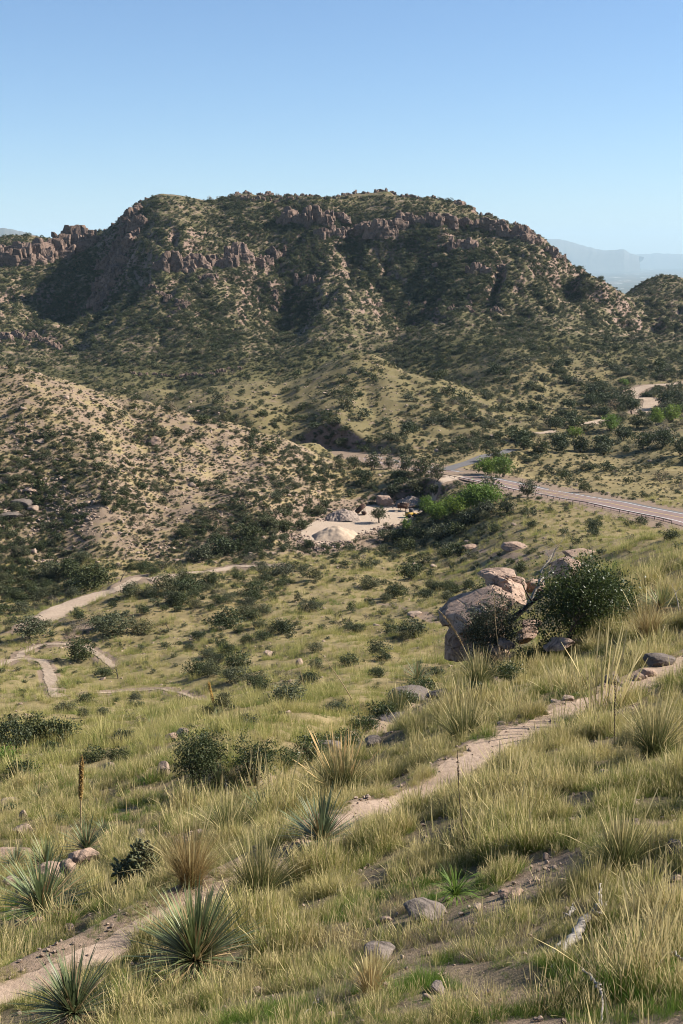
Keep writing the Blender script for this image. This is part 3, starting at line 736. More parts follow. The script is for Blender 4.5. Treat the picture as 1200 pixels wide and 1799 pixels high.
def crag_mesh(seed, ncol, wide, mat, name):
    """a crag: one rock mass split into upright columns and ledges, unit height"""
    rng = np.random.default_rng(seed); nt_, nh = 96, 16
    k = ncol*4; S = np.c_[rng.uniform(-.5, .5, k)*wide, rng.uniform(-.42, .42, k)]; col_h = rng.uniform(.45, 1.08, k)*(1-.35*np.abs(S[:, 0]/wide*2)**2); rad = rng.uniform(.8, 1.14, (k, 4)); tw = rng.uniform(-.04, .04, (k, 2))
    th = np.linspace(0, 2*math.pi, nt_, endpoint=False); rows = []
    lv = [(t, 1-.12*t) for t in np.linspace(0, 1, nh)]+[(1.0, f) for f in (.8, .62, .45, .28, .12)]
    for t, sh in lv:
        c, s_ = np.cos(th), np.sin(th); rr = 1/np.maximum(np.abs(c), np.abs(s_))*.45+.55
        x = c*rr*wide*.5*sh; y = s_*rr*.36*sh
        i = np.argmin((x[:, None]-S[None, :, 0])**2+(y[:, None]-S[None, :, 1])**2*1.4, 1); lev = int(min(3, t*3.2+rng.uniform(0, .4)))
        q = rad[i, lev]; x = x*(.55+.45*q)+tw[i, 0]*t; y = y*q+tw[i, 1]*t
        rows.append(np.stack([x, y, t*col_h[i]*1.25-.25], 1))
    V = np.vstack(rows+[np.array([[0, 0, rows[-1][:, 2].mean()]])])
    V += .022*np.stack([noise3(V*9+5*j, 40+j) for j in range(3)], 1)+.03*np.stack([noise3(V*3.5+7*j, 50+j) for j in range(3)], 1)
    n = len(lv); ix = np.arange(n*nt_).reshape(n, nt_); jx = np.roll(ix, -1, 1)
    q = np.stack([ix[:-1], jx[:-1], jx[1:], ix[1:]], -1).reshape(-1, 4); tri = np.stack([ix[-1], jx[-1], np.full(nt_, n*nt_)], -1)
    return mesh_obj(name, V, [q, tri], mat, link=False)

# ------------------------------------------------------------------ scattering stuff nobody could count
def scatter(name, protos, P, scale, tilt, pick, tint, label, yaw=None):
    n = len(P)
    me = bpy.data.meshes.new(name); me.vertices.add(n); me.vertices.foreach_set('co', np.asarray(P, np.float32).ravel())
    ob = bpy.data.objects.new(name, me); COL.objects.link(ob)
    sc = np.asarray(scale, float); sc = np.repeat(sc[:, None], 3, 1) if sc.ndim == 1 else sc
    attr(ob, 'size', sc, 'FLOAT_VECTOR')
    yaw = RNG.uniform(0, 6.28, n) if yaw is None else yaw
    attr(ob, 'turn', np.stack([RNG.normal(0, tilt, n), RNG.normal(0, tilt, n), yaw], 1), 'FLOAT_VECTOR')
    attr(ob, 'pick', pick, 'INT'); attr(ob, 'tint', tint)
    c = bpy.data.collections.new(name+'_kinds')
    for p in protos: c.objects.link(p)
    ng = bpy.data.node_groups.new(name+'_scatter', 'GeometryNodeTree')
    ng.interface.new_socket('Geometry', in_out='INPUT', socket_type='NodeSocketGeometry'); ng.interface.new_socket('Geometry', in_out='OUTPUT', socket_type='NodeSocketGeometry')
    N = ng.nodes; L = ng.links.new
    gi = N.new('NodeGroupInput'); go = N.new('NodeGroupOutput'); ip = N.new('GeometryNodeInstanceOnPoints'); ci = N.new('GeometryNodeCollectionInfo')
    ci.inputs['Collection'].default_value = c; ci.inputs['Separate Children'].default_value = True; ci.inputs['Reset Children'].default_value = True
    def at_(nm, ty):
        a = N.new('GeometryNodeInputNamedAttribute'); a.data_type = ty; a.inputs[0].default_value = nm; return a.outputs[0]
    er = N.new('FunctionNodeEulerToRotation'); L(at_('turn', 'FLOAT_VECTOR'), er.inputs[0])
    L(gi.outputs[0], ip.inputs['Points']); L(ci.outputs[0], ip.inputs['Instance']); ip.inputs['Pick Instance'].default_value = True
    L(at_('pick', 'INT'), ip.inputs['Instance Index']); L(er.outputs[0], ip.inputs['Rotation']); L(at_('size', 'FLOAT_VECTOR'), ip.inputs['Scale'])
    L(ip.outputs[0], go.inputs[0])
    md = ob.modifiers.new('scatter', 'NODES'); md.node_group = ng
    tag(ob, kind='stuff', label=label)
    return ob

KO = []                                                   # ground taken up by plants and rocks: x, y, radius
# keep-out distance from roads and trails
_lines = [(HIGHWAY, 8.5), (ACCESS, 3.5), (SIDE, 4), (WASH, 3.2), (WASH_B, 2), (WIND_A, .9), (WIND_B, .9), (FARROAD, 5), (FARROAD_B, 4), (FARROAD_C, 3)]
def clear_of(x, y, pad=0.):
    ok = np.ones(np.shape(x), bool)
    for ln, r in _lines:
        D, I = dist_to(ln[::3], x, y, r+pad+3); ok &= D > r+pad
    ok &= ~inpoly(x, y, QPW)
    return ok
def visible(x, y, z, top=0):
    i, j = _uv(x, y); i0 = np.round(i).astype(int); j0 = np.clip(np.floor(j).astype(int)-2, 0, len(YS)-1)
    return (z+top)/y >= _CM[j0, i0]-1e-4
def in_view(x, y, z, padpx=60):
    px, py = proj(x, y, z); return (px > -padpx) & (px < 1200+padpx) & (py < 1799+padpx*2)

# shrubs, low and far: unit-sized crowns
def shrub_protos(mat, seed0, k=5, n=46, per=9, leaf=.055, tag_='shrub'):
    out = []
    for i in range(k):
        rng = np.random.default_rng(seed0+i)
        o = crown_obj(f'{tag_}_{i}', (rng, n, per, .42, .34, leaf, .38, .085, .1, rng.normal(0, .15)), mat); out.append(o)
    return out
SH = {'oak': shrub_protos(M['oak_leaf'], 100), 'olive': shrub_protos(M['olive_leaf'], 120), 'bright': shrub_protos(M['bright_leaf'], 140, 3), 'dry': shrub_protos(M['dry_leaf'], 160, 5, 30, 8, .045)}
SHN = {'oak': shrub_protos(M['oak_leaf'], 200, 5, 120, 16, .032, 'near_shrub'), 'olive': shrub_protos(M['olive_leaf'], 220, 5, 120, 16, .03, 'near_shrub'), 'dry': shrub_protos(M['dry_leaf'], 260, 5, 70, 12, .022, 'near_shrub'), 'bright': shrub_protos(M['bright_leaf'], 240, 3, 140, 18, .034, 'near_shrub')}

# coverage of shrubs seen over the hills, tenths, rows of 60 px from 360, columns of 100 px
DENS = np.array([
 [5,5,5,3,5,5,4,4,5,4,5,5,5],
 [5,5,4,3,4,6,5,5,5,5,5,5,5],
 [5,6,5,3,3,5,4,6,6,4,4,4,4],
 [4,6,6,4,4,6,4,6,5,4,4,5,4],
 [3,5,5,4,5,5,2,4,5,5,6,6,5],
 [1.6,2,3.4,2.8,2.4,2.4,2.4,3.4,4.4,5,6.5,7,7],
 [1.8,2.2,1.8,2,2.2,2.4,2.4,3.4,4.8,6,7.5,6.5,6],
 [1.8,2,2.6,2.6,2.6,2.8,3,4,8.5,8.5,5.5,4,3.5],
 [2.6,2.6,3.5,4.5,4,5,4.5,6,6.5,3,2.6,2.6,2.6],
 [5,5,5,4.5,6,5,2,3.5,6.5,4.2,3,2.4,1.6],
 [5.5,5,5.5,4,6.5,3.5,5,5.5,4.5,2.2,1.6,1,.5],
 [6,5,5.5,4.5,3,2,1.6,1.4,1.6,1,.6,0,0],
 [5,2.5,1.6,1.2,1.3,1.1,.9,1,.6,0,0,0,0],
 [.4,.3,.5,.9,1.3,1.1,.6,.4,0,0,0,0,0],
 [.3,.3,.4,.5,.6,.5,.2,.1,0,0,0,0,0],
 [1,.8,.5,.2,.1,0,0,0,0,0,0,0,0],
 [.3,.2,.1,0,0,0,0,0,0,0,0,0,0]], float)
def dens_at(px, py):
    i = np.clip(px/100, 0, 11.999); j = np.clip((py-360)/60, 0, 15.999); i0, j0 = i.astype(int), j.astype(int); a, b = i-i0, j-j0
    return ((DENS[j0, i0]*(1-a)+DENS[j0, i0+1]*a)*(1-b)+(DENS[j0+1, i0]*(1-a)+DENS[j0+1, i0+1]*a)*b)/10
N_TRY = 300000
_px = RNG.uniform(-260, 1460, N_TRY); _py = RNG.uniform(345, 1380, N_TRY)
_x, _y, _z = at(_px, _py)
_sz = np.where(_y > 780, RNG.lognormal(.98, .38, N_TRY), np.where(_y > 470, RNG.lognormal(1.2, .42, N_TRY), RNG.lognormal(.72, .45, N_TRY)))
_can = sstep(820, 960, _px)*(1-sstep(790, 850, _py))*sstep(640, 700, _py)
_sz = _sz*(1.12+.45*_can)
_sz = np.where((_y > 300) & (_y < 460) & (_px < 700), _sz*.85, _sz)
_wpx = _sz*F/_y
_apx = .5*_wpx*_wpx
_cl = fbm2(_x/34, _y/34, 3, 77)*.9+fbm2(_x/9, _y/9, 2, 78)*.35
_mod = np.where(_y < 300, np.clip(1+1.3*_cl, 0, 3), np.where(_y > 800, np.clip(1.25+.8*_cl, .5, 1.8), np.clip(1+1.6*_cl, .1, 2.4)))
_gd = np.min([dist_to(l[::3], np.nan_to_num(_x), np.nan_to_num(_y), 30)[0] for l in GUL], 0)
_acc = dens_at(_px, _py)*(1+1.3*(1-sstep(6, 24, _gd)))*(1+1.3*sstep(1000, 1040, _py))*(1+.35*(_y > 470)+.45*((_y > 300) & (_y < 460) & (_px < 700)))*_mod*(1720*1035/N_TRY)/_apx*2.0
_ok = (RNG.uniform(0, 1, N_TRY) < _acc) & np.isfinite(_y) & (_y > 60) & (_y < 1480)
_ok &= clear_of(np.nan_to_num(_x), np.nan_to_num(_y), .8)
SX, SY, SZ_, SS, SPX, SPY = (a[_ok] for a in (_x, _y, _z, _sz, _px, _py))
# small low growth between them
n2_ = 140000
_px = RNG.uniform(-260, 1460, n2_); _py = RNG.uniform(345, 1300, n2_); _x, _y, _z = at(_px, _py)
_s2 = RNG.lognormal(-.05, .4, n2_)*np.where(_y > 470, 1.5, 1.0)
_acc = (.14+.42*dens_at(_px, _py)+.28*((_y > 300) & (_y < 460)))*np.clip(1+1.2*fbm2(_x/20, _y/20, 3, 79), .1, 2.5)*(1720*955/n2_)/(.5*(_s2*F/_y)**2)
_ok = (RNG.uniform(0, 1, n2_) < _acc) & np.isfinite(_y) & (_y > 60) & (_y < 1480); _ok &= clear_of(np.nan_to_num(_x), np.nan_to_num(_y), .3)
LX, LY, LZ, LS_ = (a[_ok] for a in (_x, _y, _z, _s2))
print('shrubs', len(SX), 'low', len(LX))
# ------------------------------------------------------------------ shrubs over the slopes
def place(proto, name, x, y, z, s, yaw, sz=1., parent=None):
    o = bpy.data.objects.new(name, proto.data); COL.objects.link(o)
    o.location = (x, y, z); o.rotation_euler = (0, 0, yaw); o.scale = (s, s, s*sz); return o
def ordinal(n):
    w = 'nearest second third fourth fifth sixth seventh eighth ninth tenth eleventh twelfth'.split()
    return w[n] if n < 12 else f'{n+1}' + ('th' if 10 <= (n+1) % 100 <= 20 else {1: 'st', 2: 'nd', 3: 'rd'}.get((n+1) % 10, 'th'))
MARKS = [(150, 1060, 'the broad sandy wash'), (380, 1003, 'the narrow sandy track'), (600, 930, 'the gravel quarry'), (1060, 885, 'the highway'), (820, 890, 'the bright green cottonwoods'),
 (95, 1170, 'the winding trail'), (210, 1185, 'the bare tree by the loop trail'), (372, 1220, 'the short golden stalk'), (625, 935, 'the lone quarry oak'), (830, 1060, 'the big boulder outcrop'),
 (600, 1195, 'the leaning bare stalk'), (640, 780, 'the dark road cut'), (60, 900, 'the dark ledges on the stony hillside'), (270, 745, 'the pink slab on the hillside'), (900, 980, 'the flat bedrock slab'),
 (145, 1400, 'the tall golden stalk'), (1130, 700, 'the canyon road'), (500, 1060, 'the middle of the open grassy slope'), (300, 860, 'the middle of the stony hillside')]
_cnt = {}
def near_label(px, py, kind, look, order):
    d = [math.hypot(px-m[0], (py-m[1])*1.4) for m in MARKS]; k = int(np.argmin(d)); m = MARKS[k]
    dx, dy = px-m[0], (py-m[1])*1.4
    side = ('right of' if dx > 0 else 'left of') if abs(dx) > abs(dy) else ('below' if dy > 0 else 'above')
    key = (kind, k, side); order.setdefault(key, []).append(math.hypot(dx, dy)); return key, d[k], m[2], side, look
def label_all(items, kind):
    """items: (obj, px, py, look)"""
    groups = {}
    for o, px, py, look in items:
        d = [math.hypot(px-m[0], (py-m[1])*1.4) for m in MARKS]; k = int(np.argmin(d)); m = MARKS[k]
        dx, dy = px-m[0], (py-m[1])*1.4
        side = ('right of' if dx > 0 else 'left of') if abs(dx) > abs(dy) else ('below' if dy > 0 else 'above')
        groups.setdefault((m[2], side), []).append((math.hypot(dx, dy), o, look))
    for (mk, side), lst in groups.items():
        lst.sort(key=lambda a: a[0])
        for i, (_, o, look) in enumerate(lst):
            o['label'] = f'{look} {kind}, {ordinal(i)} closest {side} {mk}' if i else f'{look} {kind}, closest {side} {mk}'
# hand-placed shrubs of the open slope: px, py of base, width px, kind, height factor
HAND = [(140,1160,42,'oak',1.1),(345,1190,40,'oak',.8),(372,1188,36,'olive',.9),(412,1200,40,'olive',.85),(448,1207,40,'olive',.8),(500,1112,30,'oak',.9),(462,1125,26,'oak',.7),
 (387,1062,22,'oak',.9),(400,1060,24,'olive',.9),(430,1086,30,'olive',.9),(445,1089,24,'oak',.9),(465,1080,26,'olive',.8),(498,1114,30,'oak',1),(347,1126,26,'oak',.8),(432,1130,24,'oak',.8),(392,1248,36,'olive',.95),(365,1256,26,'oak',.6),
 (440,1268,28,'oak',.6),(505,1232,60,'olive',.6),(553,1146,26,'olive',.8),(612,1170,32,'oak',.8),(557,1178,26,'olive',.85),(664,1150,38,'olive',.8),(662,1190,30,'oak',.7),(686,1115,30,'oak',.75),(722,1118,46,'oak',.75),
 (705,1050,26,'oak',1.0),(752,1052,28,'oak',.8),(590,1250,46,'oak',.4),(720,1222,50,'oak',.4),(255,1170,12,'oak',.8),(25,1325,62,'oak',1.15),(112,1305,58,'oak',.95),(8,1350,50,'bright',.8),(85,1322,40,'oak',.6),
 (165,1338,44,'oak',.7),(213,1342,36,'oak',.9),(222,1302,34,'oak',.8),(475,1345,0,'oak',1),(180,1290,14,'oak',.6),(245,1240,16,'oak',.6),(163,1237,16,'oak',.6),(205,1232,14,'oak',.6),
 (385,1165,26,'oak',.8),(400,1150,26,'oak',.9),(55,1120,60,'olive',.7),(205,1115,70,'olive',.6),(250,1112,44,'olive',.6),(180,1105,40,'oak',.7),(270,1010,20,'oak',.8),(292,1040,44,'olive',.8),(335,1045,44,'oak',.8),(372,1030,34,'oak',.9),
 (165,1035,70,'oak',.8),(500,1012,40,'olive',.7),(552,1020,30,'olive',.8),(452,1043,40,'oak',.7),(18,1430,46,'oak',.5),(95,1445,46,'oak',.35),(425,1300,0,'oak',.5)]
shr = []
for i, (px, py, wp, kind, hf) in enumerate(HAND):
    if wp == 0: continue
    x, y, z = at(px, py); x, y, z = float(x[0]), float(y[0]), float(z[0]); s = wp*y/F*1.3
    o = place(SHN[kind][i % len(SHN[kind])], 'oak_shrub' if kind != 'olive' else 'scrub_bush', x, y, z-.04*s, s, i*1.3, hf*1.05)
    tag(o, None, 'shrub', 'shrubs on the open slopes'); shr.append((o, px, py, 'dark green' if kind == 'oak' else 'bright green' if kind == 'bright' else 'grey green'))
HXY = np.array([at(h[0], h[1])[:2] for h in HAND])[:, :, 0]
big = np.argsort(-(SS/SY))
keep = np.ones(len(SX), bool)
for k, (hx, hy) in enumerate(HXY):
    if HAND[k][2]: keep &= np.hypot(SX-hx, SY-hy) > HAND[k][2]*hy/F*.5
kinds = np.where(fbm2(SX/15, SY/15, 2, 90)+RNG.normal(0, .35, len(SX)) > .12, 1, 0)
kinds = np.where(RNG.uniform(0, 1, len(SX)) < .10, 2, kinds)
n_ind = 0; indiv = np.zeros(len(SX), bool)
for k in big:
    if n_ind >= 232: break
    if not keep[k] or not (0 < SPX[k] < 1200): continue
    kd = ('oak', 'olive', 'dry')[kinds[k]]; i = int(k) % 5
    o = place(SHN[kd][i] if SY[k] < 340 else SH[kd][i], ('oak_shrub', 'scrub_bush', 'dry_bush')[kinds[k]], SX[k], SY[k], SZ_[k]-.05*SS[k], SS[k], float(k), RNG.uniform(.7, 1.05))
    tag(o, None, 'shrub', 'shrubs on the open slopes'); wp = SS[k]*F/SY[k]
    shr.append((o, SPX[k], SPY[k], ('large ' if wp > 26 else 'small ' if wp < 18 else '')+('dark green', 'grey green', 'dry brown')[kinds[k]])); indiv[k] = True; n_ind += 1
label_all(shr, 'shrub')
rest = keep & ~indiv
allp = SH['oak']+SH['olive']+SH['dry']
for p in allp: pass
def protos_for(name, lst):
    out = []
    for i, p in enumerate(lst):
        o = bpy.data.objects.new(f'{name}_{i:02d}', p.data); out.append(o)
    return out
kk = kinds[rest]*5+RNG.integers(0, 5, rest.sum())
sc = np.stack([SS[rest], SS[rest], SS[rest]*RNG.uniform(.65, 1.05, rest.sum())], 1)
scatter('scrub', protos_for('scrub_kind', allp), np.stack([SX[rest], SY[rest], SZ_[rest]-.06*SS[rest]], 1), sc, .08, kk, RNG.uniform(0, 1, rest.sum()), 'dark scrub and oak bushes dotted over the hills and mountain')
scatter('low_scrub', protos_for('low_scrub_kind', allp), np.stack([LX, LY, LZ-.05*LS_], 1), np.stack([LS_, LS_, LS_*.7], 1), .1, RNG.integers(0, 12, len(LX)), RNG.uniform(0, 1, len(LX)), 'small low shrublets between the bushes of the hills')

# ------------------------------------------------------------------ single trees
def tree(name, label, px, py, wpx, hpx, leafmat, seed, Y=None, trunkh=.22, nc=170, per=26, leaf=None, bark='bark', cat='tree', group=None, zc=None, sigma=None, lean=0., rzf=None):
    if Y is None: x, y, z = (float(v[0]) for v in at(px, py))
    else:
        u, t = ray(px, py); x, y = float(u)*Y, Y; z = float(H(x, y))
    W, Hh = wpx*y/F*1.12, hpx*y/F*1.1
    r = empty(name, (x, y, z-.03)); tag(r, label, cat, group); KO.append((x, y, W*.3))
    rng = np.random.default_rng(seed); lines = []
    nst = 3 if trunkh < .3 else 1
    for k in range(nst):
        d = np.array([rng.normal(0, .3), rng.normal(0, .3), 1.])
        branch(rng, (rng.normal(0, .03)*W, 0, -.05*Hh), d, Hh*.55, .028*W+.01, 2, lines, .14, (2, 4), .6, 6, .6)
    V, q = tubes(lines, 6); mesh_obj('trunk', V, q, M[bark], r, smooth=True)
    c0 = Hh*(trunkh+(1-trunkh)*.5); rz = Hh*(1-trunkh)*.5
    V, q, lf = crown_mesh(rng, nc, per, W*.46, rz*.95, (leaf or .028)*max(W, Hh), c0, (sigma or .085)*W, .1, lean)
    c = mesh_obj('crown', V, q, M[leafmat], r); attr(c, 'leaf', lf)
    return r
TR = [
 ('oak_tree','big dense dark oak bush on the near slope beside the boulders',1026,1126,164,140,'dark_leaf',1,37,.05,420,46,.014),
 ('oak_tree','pale green oak bush growing against the left side of the boulder outcrop',862,1178,108,124,'olive_leaf',2,37.8,.08,240,34,.016),
 ('oak_tree','leafy oak bush standing below the near trail, left of the dead branches',352,1388,100,110,'oak_leaf',3,None,.1,240,32,.017),
 ('oak_tree','dark oak bush tangled with bleached dead branches under the slope edge',448,1378,84,86,'dark_leaf',4,None,.1,170,30,.019),
 ('oak_tree','lone round oak standing on the pale quarry floor',666,919,27,27,'oak_leaf',5,None,.25,120,16,.035),
 ('cottonwood_tree','largest bright green cottonwood crown beside the highway junction',842,896,64,42,'bright_leaf',6,None,.15,200,22,.03),
 ('cottonwood_tree','bright green cottonwood left of the largest crown, close to the gravel road',800,906,44,34,'bright_leaf',7,None,.15,130,20,.033),
 ('cottonwood_tree','yellow green cottonwood at the right end of the quarry yard',768,916,36,34,'bright_leaf',8,None,.12,130,20,.033),
 ('cottonwood_tree','small rounded green cottonwood just behind the yellow loader',748,903,26,30,'bright_leaf',9,None,.12,100,18,.036),
 ('cottonwood_tree','slender light green cottonwood below the quarry entrance',714,934,20,24,'bright_leaf',10,None,.12,90,16,.036),
 ('cottonwood_tree','bright green cottonwood behind the highway by the grey side road',884,838,34,36,'bright_leaf',11,None,.1,120,18,.035),
 ('cottonwood_tree','olive green cottonwood left of the one behind the highway',858,834,40,26,'bright_leaf',12,None,.1,120,18,.035),
 ('cottonwood_tree','bright canyon cottonwood at the edge of the campground road',1153,748,24,32,'bright_leaf',13,None,.12,80,16,.04),
 ('cottonwood_tree','light green cottonwood farthest along the canyon, beside the dark oaks',1182,742,28,32,'bright_leaf',14,None,.12,80,16,.04),
 ('cottonwood_tree','wide bright cottonwood clump in the middle of the dark canyon trees',1072,757,32,26,'bright_leaf',15,None,.12,80,16,.04),
 ('cottonwood_tree','small lime green cottonwood beside the pale canyon track',1010,768,24,18,'bright_leaf',16,None,.12,60,16,.045),
 ('cottonwood_tree','single light green tree at the head of the campground road',1098,680,14,14,'bright_leaf',17,None,.12,50,14,.05),
 ('oak_tree','tall dark oak standing left of the bend in the canyon road',1110,728,28,30,'oak_leaf',18,None,.2,90,16,.04),
 ('oak_tree','dark oak right of the canyon road, left of the light cottonwoods',1168,716,30,26,'oak_leaf',19,None,.2,90,16,.04),
 ('oak_tree','dark oak at the far bend of the highway by the side road',868,812,24,26,'oak_leaf',20,None,.2,90,16,.04),
 ('oak_tree','grey green oak overhanging the near edge of the highway',927,873,30,28,'olive_leaf',21,None,.15,90,16,.04),
]
for k, (px, py, wp, hp_, wh) in enumerate([(596,826,20,16,'small dark oak left of the highway bend'),(622,824,22,18,'round dark oak at the hidden start of the highway'),(655,826,30,24,'widest dark oak along the near side of the highway'),
  (684,824,22,18,'dark oak between two others near the highway cut'),(712,828,30,22,'bushy dark oak in front of the grey highway bend'),(742,836,36,26,'big dark oak left of the highway turnout'),(768,846,30,26,'dark oak closest to the highway turnout'),
  (700,844,28,20,'low oak below the bushy one by the highway bend'),(640,845,30,20,'low oak on the knoll above the quarry'),(730,862,30,22,'oak on the slope above the grey rock heap'),(765,868,26,20,'oak beside the upper gravel road'),(690,868,26,18,'oak on the bank above the quarry'),
  (676,950,26,22,'oak below the lone quarry oak'),(700,950,34,24,'broad oak below the quarry entrance'),(735,946,30,24,'oak under the slender light cottonwood'),
  (768,950,40,30,'large grey oak below the yellow green cottonwood'),(800,942,36,28,'oak between cottonwoods below the gravel road'),(822,925,40,30,'oak in the shade of the largest cottonwood'),(855,905,36,28,'oak right of the largest cottonwood'),(890,900,30,24,'oak below the middle of the highway'),
  (805,975,36,24,'low dark oak above the small bedrock slab'),(560,905,24,18,'oak on the back rim of the quarry sand'),(530,930,26,20,'oak at the left tip of the quarry'),(500,935,30,24,'oak left of the quarry tip'),(470,930,36,28,'large oak at the corner of the stony hillside'),(440,945,40,26,'broad oak beneath the stony hillside'),(395,975,50,34,'largest dark oak above the sandy track'),(355,985,40,28,'dark oak left of the largest one above the sandy track')]):
    TR.append(('oak_tree', wh, px, py, wp, hp_*(1.25 if k < 7 else .85), 'oak_leaf' if k % 3 else 'olive_leaf', 60+k, None, .06, 80, 16, .04))
ROW_ = []
for k, (px, py, wp, hp_, wh) in enumerate([(1060,790,36,26,'the first'),(1095,775,34,26,'the second'),(1130,790,36,28,'the third'),(1165,785,34,28,'the fourth'),(1195,800,30,30,'the fifth'),(1020,795,34,26,'the sixth'),(985,790,34,26,'the seventh'),(950,800,30,24,'the eighth'),(1080,720,26,22,'the ninth'),(1060,735,26,22,'the tenth'),(1040,715,26,20,'the eleventh'),(1190,712,26,24,'the twelfth'),(1005,745,26,20,'the thirteenth'),(975,755,28,22,'the fourteenth'),(920,790,28,22,'the fifteenth'),(1120,752,26,22,'the sixteenth')]):
    ROW_.append((px, py, wp, hp_, 95+k))
for front in (True, False):
    lst = sorted(r for r in ROW_ if (r[1] > 765) == front)
    for i, (px, py, wp, hp_, sd_) in enumerate(lst):
        TR.append(('oak_tree', 'dark canyon oak, '+(ordinal(i).replace('nearest', 'first'))+' from the left in the '+('front row nearest the highway' if front else 'back row near the pale canyon road'), px, py, wp, hp_, 'oak_leaf', sd_, None, .12, 80, 16, .042))
TR.append(('oak_tree','oak bush just outside the picture, shading the lower slope at its edge',1300,1480,150,120,'oak_leaf',55,None,.06,240,30,.017))
TR.append(('oak_tree','second oak bush outside the picture beyond the shaded slope',1330,1400,150,120,'oak_leaf',56,None,.06,240,30,.017))
for t in TR:
    tree(t[0], t[1], t[2], t[3], t[4], t[5], t[6], t[7], Y=t[8], trunkh=t[9], nc=t[10], per=t[11], leaf=t[12])

for k, (px, py, wp, hp_, wh) in enumerate([(930,1172,46,34,'low bush added for shade left of the dense oak bush'),(968,1158,50,40,'low growth added for shade at the foot of the dense oak bush'),(893,1196,50,34,'bush added for shadow right of the tall shadowed rock'),(765,1192,34,22,'little bush added for shade, hanging over the slope edge'),
  (548,1338,60,44,'bush added for the black shade of the hollow beside the orange grass'),(610,1318,56,34,'bush added for shadow behind the orange seed heads'),(505,1352,50,34,'low bush added for shade between the twisted branches and the hollow'),(840,1222,40,26,'tuft of scrub added for shade below the dead sotol'),(742,1218,54,26,'first scrub clump added for shade down the slope edge'),(706,1240,54,26,'second scrub clump added for shade down the slope edge'),(672,1262,54,26,'third scrub clump added for shade down the slope edge'),(640,1284,54,28,'fourth scrub clump added for shade down the slope edge'),(585,1322,60,30,'lowest scrub clump added for shade down the slope edge')]):
    tree('dark_bush', wh, px, py, wp, hp_, 'dark_leaf', 300+k, None, .04, 110, 26, .026, cat='bush')  # dark bushes added to stand in for shade under the oak and slope edge
# ------------------------------------------------------------------ dead trees, stalks, cactus
def dead_tree(label, px, py, hpx, seed, mat='burnt', Y=None, depth=3, gn=.2, r0=.035, lean=(0, 0, 1), name='dead_tree', spread=.75, kids=(2, 4), lift=0., aloft=False):
    if Y is None: x, y, z = (float(v[0]) for v in at(px, py))
    else:
        u, t = ray(px, py); x, y = float(u)*Y, Y; z = float(t)*Y if aloft else float(H(x, y))
    Hh = hpx*y/F; rng = np.random.default_rng(seed); lines = []
    branch(rng, (0, 0, -.05*Hh), lean, Hh*.62, r0*Hh, depth, lines, gn, kids, spread, 6, .6)
    V, q = tubes(lines, 5); o = mesh_obj(name, V, q, M[mat], smooth=True); o.location = (x, y, z+lift); tag(o, label, 'dead tree')
    return o
dead_tree('small bare dark tree standing where the loop trail ends', 207, 1192, 34, 1, spread=.9)
dead_tree('bleached dead tree with thin branches above the left shrubs', 297, 1110, 24, 2, 'burnt')
dead_tree('grey leafless tree standing among shrubs above the golden stalk', 380, 1172, 36, 3, 'burnt', spread=.9)
dead_tree('leaning grey snag with stubby limbs among the left shrubs', 208, 1303, 40, 4, 'dead_wood', r0=.06, depth=2)
dead_tree('short dark burnt stump with one side limb below the slope rocks', 281, 1332, 22, 5, 'burnt', r0=.06, depth=1)
dead_tree('leafless dark tree at the near end of the sandy wash', 211, 1022, 34, 6, 'burnt', spread=.9)
dead_tree('forked burnt sapling on the open slope, left of its twin', 603, 1095, 24, 7, 'burnt', depth=1)
dead_tree('bent burnt sapling on the open slope beside its twin', 614, 1094, 26, 8, 'burnt', lean=(.4, 0, 1), depth=1)
dead_tree('dark burnt stub on the grassy slope above the slope edge', 698, 1163, 16, 9, 'burnt', lean=(.5, 0, 1), depth=1)
dead_tree('dead leaning tree with pale bare crown behind the boulder outcrop', 925, 1068, 135, 21, 'dead_wood', Y=38.9, aloft=True, depth=4, lean=(.15, 0, 1), gn=.16, r0=.030, spread=.55, kids=(3, 5))
dead_tree('blackened fallen trunk slanting behind the boulders', 893, 1086, 140, 12, 'burnt', Y=38.6, aloft=True, depth=1, lean=(1.1, .1, .75), gn=.05, r0=.045)
dead_tree('bleached twisted branches in front of the dark oak bush', 436, 1392, 74, 13, 'dead_wood', Y=None, depth=3, lean=(.5, -.2, .9), gn=.3, r0=.02, spread=.8)
dead_tree('grey branching dead snag left of the twisted branches', 401, 1398, 50, 14, 'dead_wood', depth=1, r0=.03, gn=.1)
dead_tree('thin pale dead twigs sticking out of the bush by the boulders', 850, 1130, 50, 15, 'dead_wood', Y=37.2, depth=3, lean=(-1, -.2, .5), r0=.02)
dead_tree('bare pale branches at the edge of the frame above the slope', 1196, 1050, 66, 16, 'dead_wood', Y=36, depth=3, lean=(-.3, 0, 1), r0=.02, spread=.8)
dead_tree('dead bush with pale twigs around the dark gap on the slope edge', 590, 1320, 40, 17, 'dead_wood', depth=3, lean=(.9, 0, .5), r0=.02)

